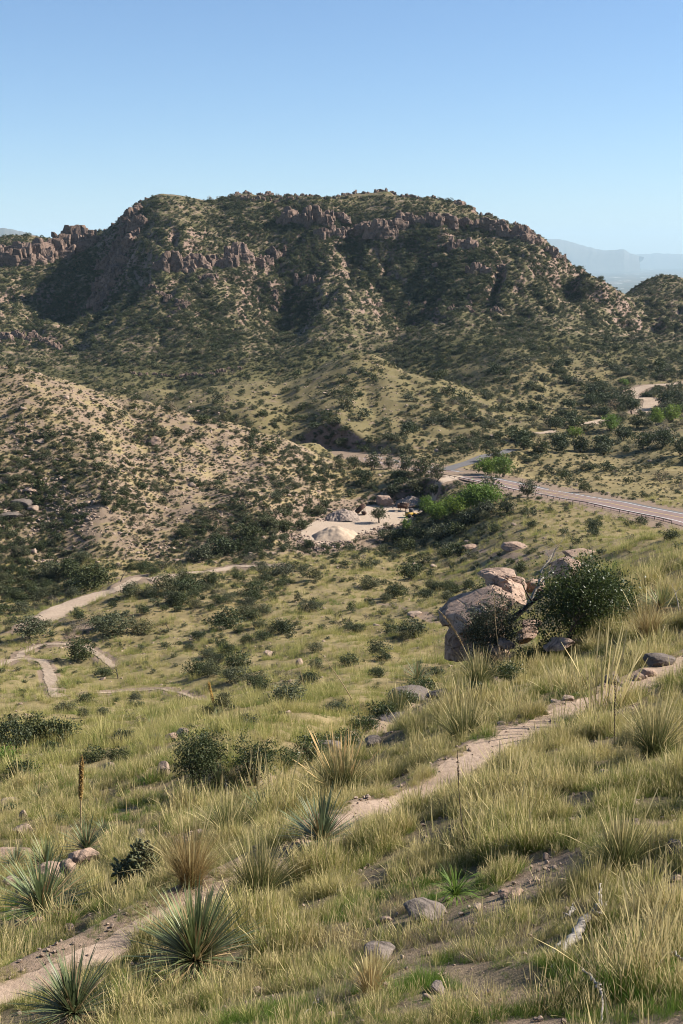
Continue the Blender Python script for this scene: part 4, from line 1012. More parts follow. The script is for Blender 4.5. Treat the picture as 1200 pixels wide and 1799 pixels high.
def stalk(name, label, px0, py0, px1, py1, r, mat, Y=None, bend=.04, fuzz=None, seed=0, kind='dry stalk'):
    if Y is None: x, y, z = (float(v[0]) for v in at(px0, py0))
    else:
        u, t = ray(px0, py0); x, y = float(u)*Y, Y; z = float(H(x, y))
    u1, t1 = ray(px1, py1); p0 = np.array([x, y, z-.05]); p1 = np.array([float(u1)*y, y, float(t1)*y])
    s = np.linspace(0, 1, 40); L = np.linalg.norm(p1-p0); side = np.cross((p1-p0)/L, [0, 1, 0])
    P = p0+(p1-p0)*s[:, None]+side*(bend*L*np.sin(s*math.pi))[:, None]
    rad = r*(1-.6*s)
    root = empty(name, tuple(p0)); tag(root, label, kind)
    V, q = tubes([(P-p0, rad)], 7); mesh_obj('stem', V, q, M[mat], root, smooth=True)
    if fuzz:
        f0, n, ln, wd, fm = fuzz; rng = np.random.default_rng(seed)
        k = rng.uniform(f0, 1, n); c = np.stack([np.interp(k, s, P[:, i]) for i in range(3)], 1)-p0
        taper = np.clip(np.minimum((k-f0)/.12, (1.0-k)/.15+.25), .15, 1)[:, None]
        d = rng.normal(0, 1, (n, 3))+[0, 0, .5]; d /= np.linalg.norm(d, axis=1)[:, None]; a = np.cross(d, rng.normal(0, 1, (n, 3))); a /= np.linalg.norm(a, axis=1)[:, None]
        e = c+d*ln*taper*rng.uniform(.5, 1.1, (n, 1)); w_ = wd*taper
        Vq = np.stack([c-a*w_*.4, c+a*w_*.4, e+a*w_*.5, e-a*w_*.5], 1).reshape(-1, 3)
        o = mesh_obj('flower_spike', Vq, np.arange(4*n).reshape(n, 4), M[fm], root); attr(o, 'leaf', np.repeat(rng.uniform(0, 1, n), 4))
    return root
M['spike'] = leaf_material('dry_flower_spike', (.62, .45, .17), (.50, .33, .12), .3)
M['dark_spike'] = leaf_material('dark_seed_pods', (.07, .05, .035), (.05, .035, .025), 0)
stalk('sotol_stalk', 'tallest golden flower stalk rising from a sotol at the lower side of the slope', 143, 1474, 144, 1326, .035, 'stalk', bend=.01, fuzz=(.42, 3200, .10, .035, 'spike'))
stalk('sotol_stalk', 'short golden flower stalk leaning among shrubs in the middle slope', 380, 1250, 366, 1196, .06, 'stalk', bend=.01, fuzz=(.25, 700, .14, .05, 'spike'), seed=1)
stalk('sotol_stalk', 'long curved pale stalk leaning left in front of the boulders', 832, 1183, 771, 1072, .022, 'stalk', Y=36, bend=-.06, fuzz=(.35, 900, .045, .02, 'stalk'), seed=2)
stalk('sotol_stalk', 'thin upright pale stalk in front of the pale bush by the boulders', 884, 1128, 868, 1040, .014, 'stalk', Y=36, bend=.02, fuzz=(.45, 240, .03, .02, 'stalk'), seed=3)
stalk('sotol_stalk', 'long bare pale stalk leaning left over the grassy slope edge', 620, 1230, 571, 1158, .05, 'stalk', bend=-.02, fuzz=(.3, 200, .05, .03, 'stalk'), seed=4)
stalk('sotol_stalk', 'thin bare pale stalk left of the longer leaning one', 538, 1230, 522, 1164, .03, 'stalk', bend=-.03)
stalk('agave_stalk', 'dark thin stalk with small pods beyond the trail centre', 822, 1470, 804, 1318, .008, 'dark_stalk', Y=13.5, bend=.02, fuzz=(.68, 110, .022, .014, 'dark_spike'), seed=5)
stalk('agave_stalk', 'dark slim stalk rising beside the upper trail', 1081, 1278, 1081, 1188, .010, 'dark_stalk', Y=19, bend=.0, fuzz=(.35, 160, .022, .014, 'dark_spike'), seed=6)
stalk('agave_stalk', 'short thin dark stem among grass below the big trail bend', 742, 1572, 716, 1505, .006, 'dark_stalk', Y=11.2, bend=.03)
for k, (a, b, c, d, lb) in enumerate([(24,1345,24,1308,'slim dry stalk beside the leftmost large oak'),(40,1350,40,1322,'shorter dry stalk right of the slim one by the large oak'),(69,1392,69,1356,'straight dry stalk among the left slope stones'),(268,1262,267,1245,'tiny pale stalk above the small grey sotol'),(666,1176,664,1154,'small upright dry stalk above the slope edge'),(655,1180,651,1163,'small dry stalk beside the upright one above the slope edge'),(222,1434,222,1404,'thin dry stem in grass right of the tallest golden stalk'),(280,1470,280,1440,'thin dry stem behind the dark cactus clump')]):
    stalk('dry_stalk', lb, a, b, c, d, .025, 'stalk', bend=.01)

def sotol(label, px, py, wpx, seed, n=190, mat='sotol_leaf', Y=None, lean=1.45, width=.017, dead=True, name='sotol_plant', curve=.3, cat='spiky plant', up=.05):
    if Y is None: x, y, z = (float(v[0]) for v in at(px, py))
    else:
        u, t = ray(px, py); x, y = float(u)*Y, Y; z = float(H(x, y))
    R = wpx*y/F*.77; KO.append((x, y-.18, R*.7+.08)); rng = np.random.default_rng(seed)
    z += .16*R; r = empty(name, (x, y, z)); tag(r, label, cat, 'spiky rosette plants')
    bl = blades(n, R, .05*R, lean, width*(R/.6)**.7, rng, curve, 5, 0, True)
    v = bl[0]; v[:, 2] += .06*R
    blade_obj('leaves', [bl], M[mat], True, r)
    if dead:
        bd = blades(int(n*.5), R*.85, .05*R, 1.9, width*(R/.6)**.7, rng, .5, 5, 0, True, 0); bd[0][:, 2] = np.maximum(bd[0][:, 2], -.12*R)+.02*R
        blade_obj('dead_leaves', [bd], M['dead_leaf'], True, r)
    return r
SOT = [('spiky dark green sotol growing at the edge of the footpath',565,1496,100,1,170),('largest spiky sotol with long pale green leaves in front of the footpath',345,1712,200,2,300),
 ('broad spiky sotol beside the stones in the lower corner',75,1618,112,3,200),('spiky sotol cut by the bottom of the picture',130,1800,120,4,200),
 ('grey green sotol among boulders above the broad one',82,1535,62,5,120),('sotol at the foot of the tallest golden stalk',152,1502,62,6,120),('small half-hidden sotol left of the stones',28,1528,46,7,90),
 ('blue grey sotol half buried in grass above the footpath sotol',458,1432,44,8,110),('small grey sotol under the dark oak bush',384,1392,46,9,110),('small dark sotol beside the grey snag stones',184,1466,30,10,80),
 ('tiny grey sotol on the slope below the yellow grass',268,1282,26,11,60),('dark sotol at the shaded slope edge below the boulders',733,1202,44,12,110),
 ('green sotol in shade beside the upper slope edge',1160,1078,50,13,120),('small grey green sotol below the left stones',68,1408,30,14,70),('tiny blue sotol right of the golden middle stalk',383,1262,20,15,50)]
for lb, px, py, wp, sd_, n in SOT:
    wp *= 1.4 if sd_ > 2 or sd_ == 1 else 1
    sotol(lb, px, py, wp, sd_, n, lean=1.35 if wp > 90 else 1.4)
sotol('dry straw coloured dead sotol below the boulders', 884, 1166, 66, 30, 150, 'dead_leaf', Y=35.5, lean=1.6, dead=False)
sotol('bright green leafy clump beside the bare dirt below the trail', 800, 1585, 95, 31, 130, 'bright_leaf', width=.013, dead=False, name='beargrass_clump', curve=1.6)

M['orange_seed'] = grass_material('orange_seed_heads', (.38, .27, .11), (.50, .37, .17), .3, (.52, .36, .17))
def bunch(label, px, py, wpx, hpx, seed, mat='bunch', n=420, heads=.0, tint=.4, head_mat=None):
    x, y, z = (float(v[0]) for v in at(px, py)); R = wpx*y/F*.64; Hh = hpx*y/F*1.35; rng = np.random.default_rng(seed); KO.append((x, y-.12, R*.7+.05))
    L = math.hypot(R, Hh)*.95; r = empty('bunch_grass', (x, y, z)); tag(r, label, 'grass clump', 'large bunch grasses')
    lean = min(1.1, R/L*.95)
    blade_obj('blades', [blades(int(n*1.7), L, R*.25, lean*.7, .0048*(y/15)**.5, rng, 1.3, 6, .08)], M[mat], True, r)
    if heads:
        blade_obj('seed_heads', [blades(int(heads), L*1.25, R*.2, lean*.55, .004*(y/15)**.5, rng, .35, 8, 1., headw=4.5)], M[head_mat or 'straw'], True, r)
    return r
bunch('large bunch grass with orange feathery seed heads above the footpath', 600, 1396, 120, 62, 1, 'bunch', 800, 60, head_mat='orange_seed')
bunch('dark green bunch grass beside the footpath, left of the footpath sotol', 455, 1582, 122, 90, 2, 'bunch', 800)
bunch('straw coloured bunch grass leaning over the footpath', 335, 1552, 120, 90, 3, 'straw', 600, 8)
bunch('pale drooping bunch grass above the straw coloured clump', 400, 1472, 90, 60, 4, 'bunch', 500, 4)
bunch('grey green bunch grass on the crest of the trail bank', 815, 1300, 110, 55, 5, 'bunch', 500)
bunch('reddish feathery grass clump at the bottom of the slope', 650, 1745, 80, 70, 6, 'straw', 160, 14)
bunch('bunch grass overhanging the shaded edge right of the dark gap', 700, 1260, 70, 45, 7, 'bunch', 350, 6)
bunch('tawny feathery grass right of the upper slope sotol', 1140, 1118, 90, 40, 8, 'straw', 380, 8)
bunch('tall seeding grass clump above the dark dirt at the edge', 1090, 1530, 110, 90, 9, 'bunch', 380, 14)
bunch('shaded bunch grass below the dead sotol', 840, 1205, 70, 50, 10, 'bunch', 350)
bunch('pale bunch grass beside the trail near the frame edge', 1150, 1330, 110, 70, 11, 'bunch', 600, 5)

def cactus(label, px, py, wpx, hpx, seed, Y=None, n=46, thick=.1, mat='cactus', name='cholla_cactus', up=.5):
    if Y is None: x, y, z = (float(v[0]) for v in at(px, py))
    else:
        u, t = ray(px, py); x, y = float(u)*Y, Y; z = float(H(x, y))
    W, Hh = wpx*y/F, hpx*y/F; rng = np.random.default_rng(seed); lines = []
    tips = [(np.array([rng.normal(0, .12)*W, rng.normal(0, .12)*W, 0]), np.array([0, 0, 1.]), 1.)]
    for k in range(n):
        p, d, s = tips[rng.integers(0, len(tips))]
        nd = d*.4+rng.normal(0, .8, 3)+[0, 0, up*.5]; nd /= np.linalg.norm(nd); L = Hh*.26*rng.uniform(.7, 1.2); e = p+nd*L*np.array([W/Hh*.8, W/Hh*.8, 1])
        if e[2] > Hh or abs(e[0]) > W*.5: continue
        t_ = thick*Hh*rng.uniform(.8, 1.2); lines.append((np.array([p, p*.6+e*.4, p*.2+e*.8, e]), np.array([.55, 1, .95, .4])*t_)); tips.append((e, nd, s)); tips.append((p, d, s))
    V, q = tubes(lines, 6); o = mesh_obj(name, V, q, M[mat], smooth=True); attr(o, 'leaf', np.full(len(V), .6)); o.location = (x, y, z-.02); tag(o, label, 'cactus'); return o
def cholla_mound(label, px, py, wpx, hpx, seed, n):
    x, y, z = (float(v[0]) for v in at(px, py)); W, Hh = wpx*y/F, hpx*y/F; rng = np.random.default_rng(seed); lines = []; KO.append((x, y-.2, W*.5+.1))
    for k in range(n):
        d = rng.normal(0, 1, 3); d[2] = abs(d[2]); d /= np.linalg.norm(d); c = d*rng.uniform(.3, 1)**.5*[W*.46, W*.4, Hh*.86]*(1+.2*math.sin(5*d[0]+seed))
        e = rng.normal(0, 1, 3)+d*1.2; e /= np.linalg.norm(e); e = c+e*Hh*rng.uniform(.10, .2); lines.append((np.array([c, c*.65+e*.35, c*.2+e*.8, e]), np.array([.6, 1, 1, .35])*Hh*.033))
    for k in range(14):
        d = rng.normal(0, .5, 2); lines.append((np.array([(d[0]*W*.1, d[1]*W*.1, -.03), (d[0]*W*.25, d[1]*W*.25, Hh*.3), (d[0]*W*.4, d[1]*W*.4, Hh*.6)]), np.array([.03, .025, .015])*Hh))
    V, q = tubes(lines, 6); o = mesh_obj('cholla_cactus', V, q, M['cactus'], smooth=True); attr(o, 'leaf', np.repeat(rng.uniform(.2, 1, len(lines)), [len(a[0])*6 for a in lines])); o.location = (x, y, z); tag(o, label, 'cactus')
cholla_mound('dark knobbly cholla cactus mound between stones and straw grass', 245, 1545, 100, 76, 1, 420)
cactus('bare dark branching cholla skeleton standing on the upper slope', 1112, 1168, 52, 40, 2, n=90, thick=.035, mat='burnt')
cactus('small prickly cactus patch with pale pads by the low bush', 75, 1440, 30, 16, 3, n=60, thick=.12)
cactus('dark cactus clump hanging at the shaded slope edge', 758, 1195, 30, 22, 4, n=80, thick=.08)
# ------------------------------------------------------------------ boulders and stones
ROCKP = [rock_obj('stone_kind_%d' % i, 500+i, 2, M['stone'], (1, .8, .6), link=False, planes=12, cut=(.5, .85), rough=.05) for i in range(6)]
ROCKN = [rock_obj('stone_near_%d' % i, 520+i, 4, M['stone'], (1, .8, .6), link=False, planes=14, cut=(.55, .9), rough=.06, smooth=True) for i in range(5)]
def boulder(label, px, py, Y, wpx, hpx, depth, seed, mat='boulder', rot=(0, 0, 0), sub=5, boxy=.45, planes=14, cat='boulder', cut=(.55, .9)):
    u, t = ray(px, py); x = float(u)*Y; z = float(t)*Y
    o = rock_obj('boulder', seed, sub, M[mat], (wpx*Y/F, depth, hpx*Y/F), (x, Y+.0, z), rot, True, True, planes=planes, cut=cut, rough=.08, boxy=boxy, split=9 if wpx > 60 else 4)
    tag(o, label, cat); return o
M['dark_rock'] = rock_material('dark_rock', (.12, .105, .10), (.085, .072, .066), (.035, .03, .028), 1.2)  # darker than the other rocks, standing in for the bank's shade
BL = [('massive overhanging boulder forming the body of the outcrop',838,1068,40.7,140,62,2.6,601,(0,-.34,.2)),
 ('pillar-like lower boulder beneath the overhang of the outcrop',818,1128,41.6,70,104,1.6,602,(0,.15,.3)),
 ('buried foot of the outcrop behind the pale bush',850,1130,41.6,110,90,2.2,612,(0,.0,.6)),
 ('long slab sloping to the right on top of the outcrop',882,1030,41.8,98,40,2.0,603,(0,.42,.1)),
 ('topmost flat slab of the boulder outcrop',871,1009,42.2,70,22,1.7,604,(0,-.06,.2)),
 ('rounded block at the back of the outcrop beside the sloping slab',909,1027,42.6,40,30,1.2,605,(0,.1,.4)),
 ('smaller pinkish block at the right end of the outcrop',934,1030,43,36,28,1.1,606,(0,0,.8)),
 ('dark topped boulder behind the big dense oak bush',993,998,44.0,52,36,1.6,607,(0,-.12,.3)),
 ('upper stone of the small stack between the two bushes',935,1096,39.5,38,18,.6,608,(0,-.2,.1)),
 ('middle stone of the small stack between the two bushes',928,1108,39.2,44,18,.7,609,(0,-.15,.5)),
 ('lowest stone of the small stack between the two bushes',922,1120,39.0,44,22,.7,610,(0,-.1,.9)),
 ('round brown stone behind the dead sotol',890,1132,37.0,34,18,.5,611,(0,.1,.2)),
 ('broad brown rock left of the dead sotol',868,1142,37.2,34,22,.6,613,(0,.2,.2)),
 ('tall shadowed rock at the slope edge below the dead sotol',864,1207,33.5,34,46,.7,614,(0,.5,.2)),
 ('small pink topped stone on the shaded slope edge',775,1216,34.5,26,16,.4,615,(0,0,.2)),
 ('shaded rock under the big dense oak bush',985,1132,35.5,60,24,.9,616,(0,-.2,.2)),
]
for lb, px, py, Y, w_, h_, d_, sd_, rt in BL: boulder(lb, px, py, Y, w_, h_, d_, sd_, rot=rt)
def ground_rock(label, px, py, wpx, hpx, seed, mat='boulder', rot=(0, 0, 0), sink=.3, sub=4, boxy=.2, planes=11, name='boulder', dk=.8):
    x, y, z = (float(v[0]) for v in at(px, py)); w_, h_ = wpx*y/F, hpx*y/F*1.25
    KO.append((x, y+w_*.2-.12, w_*.52+.1)); o = rock_obj(name, seed, sub, M[mat], (w_, w_*dk, h_), (x, y+w_*.2, z+h_*(.5-sink)), rot, True, True, planes=planes, cut=(.6, .92), rough=.06, boxy=boxy)
    tag(o, label, 'rock'); return o
GR = [('largest rounded pink boulder beside the golden stalk sotol',146,1520,64,34,1,'boulder'),('long low boulder right of the grey green sotol',90,1548,74,34,2,'boulder'),
 ('round boulder between the long low one and the largest pink one',121,1534,42,26,3,'boulder'),('pale boulder at the frame edge above the half-hidden sotol',18,1518,80,28,4,'boulder'),
 ('small pale boulder below the frame edge boulder',16,1556,36,18,5,'stone'),('dark streaked stone left of the broad sotol',34,1580,34,26,6,'grey_rock'),
 ('stone at the right foot of the broad sotol',98,1612,34,20,7,'boulder'),('small stone at the left foot of the broad sotol',66,1626,26,16,8,'boulder'),
 ('pointed pale rock standing in the grass of the lower slope',284,1366,30,34,9,'stone'),('white topped rock left of the pointed rock',191,1356,26,18,10,'stone'),
 ('pale grey boulder behind the dark cactus mound',243,1480,50,24,11,'grey_rock'),('round tan stone below the low left bush',40,1440,20,20,12,'stone'),
 ('long pale stone below the round tan stone',37,1466,40,18,13,'stone'),('flat slab half buried in grass left of the low bush',15,1414,36,12,14,'stone'),
 ('low grey brown rock hump at the bottom in front of the dirt bank',664,1690,76,36,15,'grey_rock'),('dark grey rock at the frame edge above the log',1190,1512,56,40,16,'grey_rock'),
 ('long grey slab on the bank above the upper trail',1160,1168,62,24,17,'grey_rock'),('blocky stone lining the upper trail',1140,1188,32,16,18,'boulder'),
 ('second blocky stone lining the upper trail, further left',1122,1196,24,15,19,'boulder'),('third blocky stone lining the upper trail, leftmost',1104,1206,22,13,20,'boulder'),
 ('grey pointed stone in the grass left of the trail lining stones',1078,1200,34,16,21,'grey_rock'),('dark slab edge in the grass below the bare dirt bank',745,1618,90,34,22,'grey_rock'),
 ('flat stone in the bare dirt beneath the green leafy clump',900,1575,50,12,23,'boulder'),('small red stone at the foot of the bottom grass',770,1745,40,20,24,'grey_rock'),
 ('slab exposed beneath the footpath left of the footpath sotol',520,1500,50,14,25,'boulder'),('tan boulder catching sun on the slope above the pointed rock',322,1292,26,14,26,'stone'),
 ('dark faced rock right of the sunlit tan boulder',300,1300,24,14,27,'boulder'),('pale rounded rock on the open slope above the long bare stalk',526,1172,16,18,28,'stone'),
 ('rock with dark hollow on the open slope left of the pale rounded rock',472,1153,24,12,29,'stone'),('pink flat outcrop on the hillside spur beneath the crest',270,780,34,14,30,'boulder'),
 ('light patch of bare slab left of the hillside spur',70,778,34,7,31,'stone'),('big dark ledge at the frame edge in the stony hillside',35,890,46,14,32,'grey_rock'),
 ('second ledge below the big dark one in the stony hillside',14,912,50,12,33,'grey_rock'),('pale slab above the ledges at the frame edge',52,862,36,7,34,'boulder'),
 ('flat bedrock slab beyond the dense oak bush',1020,978,70,12,35,'boulder'),('long bedrock slab left of the flat one behind the boulders',905,966,50,14,36,'boulder'),
 ('low bedrock slab below the cottonwoods',825,966,40,12,37,'boulder'),('grey stone in the grass at the shaded slope edge',655,1310,40,18,38,'grey_rock'),
 ('dark slab running down the shaded slope edge',720,1232,90,20,39,'grey_rock'),('shadowed rock under the orange grass clump',575,1325,60,26,40,'grey_rock'),
 ('brown rock poking out beside the leafy oak bush',505,1420,26,14,41,'boulder'),('pinkish bedrock hump above the shrubs on the open slope',730,1082,36,8,42,'stone')]
for i, (lb, px, py, w_, h_, sd_, mt) in enumerate(GR):
    ground_rock(lb, px, py, w_, h_, 700+sd_, mt, rot=(0, 0, sd_*.7 if sd_ not in (2, 4, 17, 22, 13, 39, 32, 33) else {2: .35, 4: .3, 17: .3, 22: .35, 13: .5, 39: .5}.get(sd_, -.1)), planes=16 if sd_ == 9 else 11)
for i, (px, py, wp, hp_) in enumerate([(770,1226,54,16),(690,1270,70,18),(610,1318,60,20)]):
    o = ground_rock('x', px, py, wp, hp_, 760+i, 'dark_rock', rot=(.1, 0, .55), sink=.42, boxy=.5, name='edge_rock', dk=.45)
    tag(o, 'rock slab toned for shade on the slope edge, '+('first' if i == 0 else ordinal(i))+' down from the boulders', 'rock', 'slabs along the shaded slope edge')
for i in range(11):
    px = 930+i*20+RNG.normal(0, 8); j = int(np.argmin(np.abs(proj(TRAIL[:, 0], TRAIL[:, 1], H(TRAIL[:, 0], TRAIL[:, 1]))[0]-px))); d = TRAIL[j+1]-TRAIL[j-1]; d /= np.linalg.norm(d); nn_ = np.array([-d[1], d[0]])*(.62+RNG.normal(0, .06)); sx, sy = TRAIL[j]+nn_; sz_ = min(.26, RNG.lognormal(-1.8, .4))
    o = place(ROCKN[i % 5], 'edge_stone', sx, sy, float(H(sx, sy))+.0, sz_*1.25, i*2.1, .9); tag(o, f'tan stone edging the upper trail, {ordinal(i) if i else "first"} from the left of the row', 'stone', 'stones edging the upper trail'); KO.append((sx, sy, sz_*.5))
# loose stones over the slopes
n_ = 150000
_px = RNG.uniform(-200, 1400, n_); _py = RNG.uniform(560, 1520, n_); _x, _y, _z = at(_px, _py)
RD = np.zeros(n_)
def zone(px, py, cx, cy, rx, ry, v, ang=0):
    a = math.radians(ang); dx, dy = px-cx, py-cy; p = (dx*math.cos(a)-dy*math.sin(a))/rx; q = (dx*math.sin(a)+dy*math.cos(a))/ry; return v*np.exp(-(p*p+q*q))
for a in [(60,900,130,90,.30),(250,860,220,130,.13),(420,860,150,90,.10),(150,740,220,80,.08),(20,880,60,40,.4),(500,850,120,60,.08),(300,700,180,50,.05),
          (60,1350,70,40,.10),(120,1360,50,20,.16),(250,1150,60,30,.07),(480,1210,60,26,.14),(300,1140,40,40,.05),(420,1180,80,30,.06),(60,1130,60,12,.10),(250,1105,40,10,.12),
          (700,1110,60,20,.06),(560,1070,60,14,.05),(240,1330,90,60,.02),(60,1430,80,60,.02),(120,1540,60,30,.04),(900,975,120,14,.05),(640,690,200,70,.03),(760,720,160,60,.05),(600,1230,30,14,.05),(1150,1215,80,20,.06),(950,1260,60,16,.03)]:
    RD = np.maximum(RD, zone(_px, _py, *a))
RD *= np.where((_y > 300) & (_y < 460), 2.4, 1.8); RD += .02
RD *= np.clip(1+1.8*fbm2(_x/12, _y/12, 3, 66), .03, 3)*(_y < 800)
_s = np.where(_y < 60, np.minimum(RNG.lognormal(-2.1, .4, n_), .3), np.where(_y < 260, RNG.lognormal(-.85, .5, n_), RNG.lognormal(-.05, .5, n_)))
_acc = RD*(1600*960/n_)/(.45*(_s*F/_y)**2)
_ok = (RNG.uniform(0, 1, n_) < _acc) & np.isfinite(_y) & (_y > 14); _ok &= clear_of(np.nan_to_num(_x), np.nan_to_num(_y), .3)
RX, RY, RZ, RS, RPX, RPY = (a[_ok] for a in (_x, _y, _z, _s, _px, _py))
_dt, _ = dist_to(TRAIL, RX, RY, 2); k_ = _dt > .8
RX, RY, RZ, RS, RPX, RPY = (a[k_] for a in (RX, RY, RZ, RS, RPX, RPY))
order = np.argsort(-(RS/RY)); sel = [k for k in order if 0 < RPX[k] < 1200][:230]; rk = []
for k in sel:
    near = RY[k] < 120; o = place((ROCKN if near else ROCKP)[int(k) % 5], 'stone', RX[k], RY[k], RZ[k]+.08*RS[k], RS[k], float(k)*.7, RNG.uniform(.6, 1.1))
    tag(o, None, 'stone', 'loose stones on the slopes'); rk.append((o, RPX[k], RPY[k], 'pale' if k % 3 else 'pinkish tan'))
label_all(rk, 'stone')
m_ = np.ones(len(RX), bool); m_[sel] = False
scatter('rubble', protos_for('rubble_kind', ROCKP), np.stack([RX, RY, RZ+.05*RS], 1)[m_], np.stack([RS, RS, RS*.8], 1)[m_], .3, RNG.integers(0, 6, m_.sum()), RNG.uniform(0, 1, m_.sum()), 'scattered pale rubble lying over the hillsides')
print('stones', len(RX))

# ------------------------------------------------------------------ crags of the mountain
CR = [crag_mesh(800+i, [4, 6, 3, 8, 5][i], [1.1, 2.0, .8, 2.6, 1.5][i], M['cliff'], 'crag_kind_%d' % i) for i in range(5)]
# band: list of (px, py at foot), height px, spacing px, rows, name of the place
BANDS = [([(-30,462),(40,460),(100,448),(160,432)], 44, 8, 1, 'rim of the dark cliff wall'),
 ([(-30,440),(60,436),(150,418)], 15, 12, 1, 'upper rim of the dark cliff wall'),
 ([(236,384),(222,415),(205,440),(195,470),(180,500),(160,540)], 24, 8, 2, 'shaded ridge of the mountain'),
 ([(272,474),(310,470),(350,466),(400,468),(418,460)], 30, 10, 1, 'middle cliff band'),
 ([(412,448),(450,462),(480,456),(505,442)], 24, 10, 1, 'short cliff right of the middle band'),
 ([(500,388),(530,392),(570,388),(605,384)], 30, 10, 1, 'rocky rim above the central gully'),
 ([(560,412),(585,412),(612,408)], 26, 10, 1, 'lower rocks of the central rim'),
 ([(640,410),(670,408),(700,404)], 34, 11, 1, 'round towers right of the central gully'),
 ([(700,385),(740,392),(780,392),(825,398)], 24, 10, 1, 'broken rim right of the centre'),
 ([(780,434),(800,440),(825,436)], 34, 11, 1, 'big bluff below the right rim'),
 ([(845,402),(880,408),(915,418),(948,430)], 28, 9, 1, 'right rim above the plain'),
 ([(965,446),(990,455),(1015,464),(1040,474),(1060,488)], 18, 8, 1, 'descending rim at the right end'),
 ([(840,482),(860,478),(875,476)], 24, 10, 1, 'isolated crag on the right face'),
 ([(525,505),(545,500)], 22, 10, 1, 'isolated crag under the central rim'),
 ([(765,470),(780,468)], 12, 8, 1, 'small crag on the right face'),
 ([(470,500),(485,520),(478,540)], 14, 9, 1, 'pink rocks in the central gully'),
 ([(255,500),(285,520),(330,540),(300,560)], 12, 9, 1, 'low rocks on the left face'),
 ([(230,655),(255,660),(300,662),(330,664),(420,648)], 11, 11, 1, 'low pink rocks at the mountain foot'),
 ([(0,598),(40,592),(80,600),(100,610)], 16, 9, 1, 'rock band at the left foot'),
 ([(790,545),(820,548),(850,552),(880,548)], 12, 10, 1, 'slabs low on the right face'),
 ([(420,350),(455,352),(500,349),(520,350)], 9, 9, 1, 'skyline rocks left of the summit'),
 ([(232,378),(240,372)], 16, 7, 1, 'skyline rocks at the left shoulder'),
 ([(590,530),(600,545),(880,520),(690,560)], 9, 30, 1, 'scattered rocks on the central face'),
 ([(340,480),(360,492),(380,486)], 16, 11, 1, 'knob below the middle cliff band')]
crn = 0
for pts, hp, sp, rows, where in BANDS:
    sp *= .85
    P = np.array(pts, float); seg = np.r_[0, np.cumsum(np.hypot(*np.diff(P, axis=0).T))]; m = max(2, int(seg[-1]/sp)); ss = np.linspace(0, seg[-1], m)
    lst = []
    for row in range(rows):
        for k, s_ in enumerate(ss):
            px = np.interp(s_, seg, P[:, 0])+RNG.normal(0, 2)+row*14; py = np.interp(s_, seg, P[:, 1])+RNG.normal(0, 2.2)+row*6
            x, y, z = at(px, py); 
            if not np.isfinite(y[0]) or y[0] > 1600: continue
            x, y, z = float(x[0]), float(y[0]), float(z[0]); h_ = hp*y/F*RNG.uniform(.65, 1.15)
            lst.append((px, x, y, z, h_))
    lst.sort(key=lambda a: a[0])
    for i, (px, x, y, z, h_) in enumerate(lst):
        o = place(CR[crn % 5], 'rock_crag', x, y, z-.10*h_, h_*.70*float(np.clip(RNG.lognormal(0, .16), .75, 1.2)), RNG.normal(0, .3)+(math.pi if crn % 2 else 0), RNG.uniform(.85, 1.2)); crn += 1
        tag(o, f'weathered brown crag, {ordinal(i) if i else "first"} from the left along the {where}', 'crag', 'crags of the mountain')
lst = []
for px in list(np.arange(396, 952, 11.))+list(np.arange(170, 262, 13.)):
    px += RNG.normal(0, 3); ci = int(np.interp(ray(px, 370)[0], US, np.arange(len(US)))); j0, j1 = np.searchsorted(YS, [1000, 1420]); j = j0+int(np.argmax(GH[j0:j1, ci]/YS[j0:j1])); y = float(YS[j])-4; x = float(US[ci])*y
    lst.append((px, x, y, float(H(x, y)), RNG.lognormal(1.95, .3)*y/F))
lst.sort()
for i, (px, x, y, z, h_) in enumerate(lst):
    o = place(CR[crn % 5], 'rock_crag', x, y, z-.25*h_, h_, RNG.normal(0, .4), RNG.uniform(.7, 1.05)); crn += 1
    tag(o, f'brown skyline rock on the mountain crest, {ordinal(i) if i else "first"} from the left', 'crag', 'crags of the mountain')
print('crags', crn)

# ------------------------------------------------------------------ quarry
def heap(name, label, px, py, wpx, hpx, depth, mat, seed, rot=0, sharp=1.0, rough=.1):
    x, y = plane_pt(px, py, QZ); w_, h_ = wpx*y/F, hpx*y/F; n = 46; a = np.linspace(-1, 1, n); X, Yy = np.meshgrid(a, a)
    rr = np.sqrt(X*X+Yy*Yy)*(1+.18*noise2(X*1.5+seed, Yy*1.5, seed)); Z = np.clip(1.1-np.sqrt(rr*rr+.035), 0, 1)**sharp
    Z = Z*(1+.12*noise2(X*4, Yy*4, seed+1))+rough*.3*noise2(X*9, Yy*9, seed+2)*(Z > 0)*np.minimum(1, Z*4)
    V = np.stack([X*w_/2, Yy*depth/2, Z*h_-.06], -1).reshape(-1, 3); ix = np.arange(n*n).reshape(n, n)
    q = np.stack([ix[:-1, :-1], ix[:-1, 1:], ix[1:, 1:], ix[1:, :-1]], -1).reshape(-1, 4)
    keepf = (V[q][:, :, 2] > -.055).any(1); o = mesh_obj(name, V, q[keepf], M[mat], smooth=True)
    o.location = (x, y, QZ+.09); o.rotation_euler = (0, 0, rot); tag(o, label, 'gravel heap'); return o
M['sand'] = dirt_material('quarry_sand', (.44, .34, .25), (.38, .29, .21), .6)
M['grit'] = rock_material('crushed_rock', (.34, .27, .22), (.28, .22, .18), (.15, .12, .10), 1.5)
heap('sand_heap', 'biggest ridged pile of tan sand in the quarry', 590, 943, 80, 20, 13, 'sand', 3, .1, .8)
heap('sand_heap', 'long grey heap of crushed rock along the back of the quarry', 603, 912, 62, 18, 9, 'grit', 5, 0, .7, .5)
heap('sand_heap', 'grey heap of broken rock at the quarry entrance', 722, 889, 56, 18, 9, 'grit', 6, .1, .7, .6)
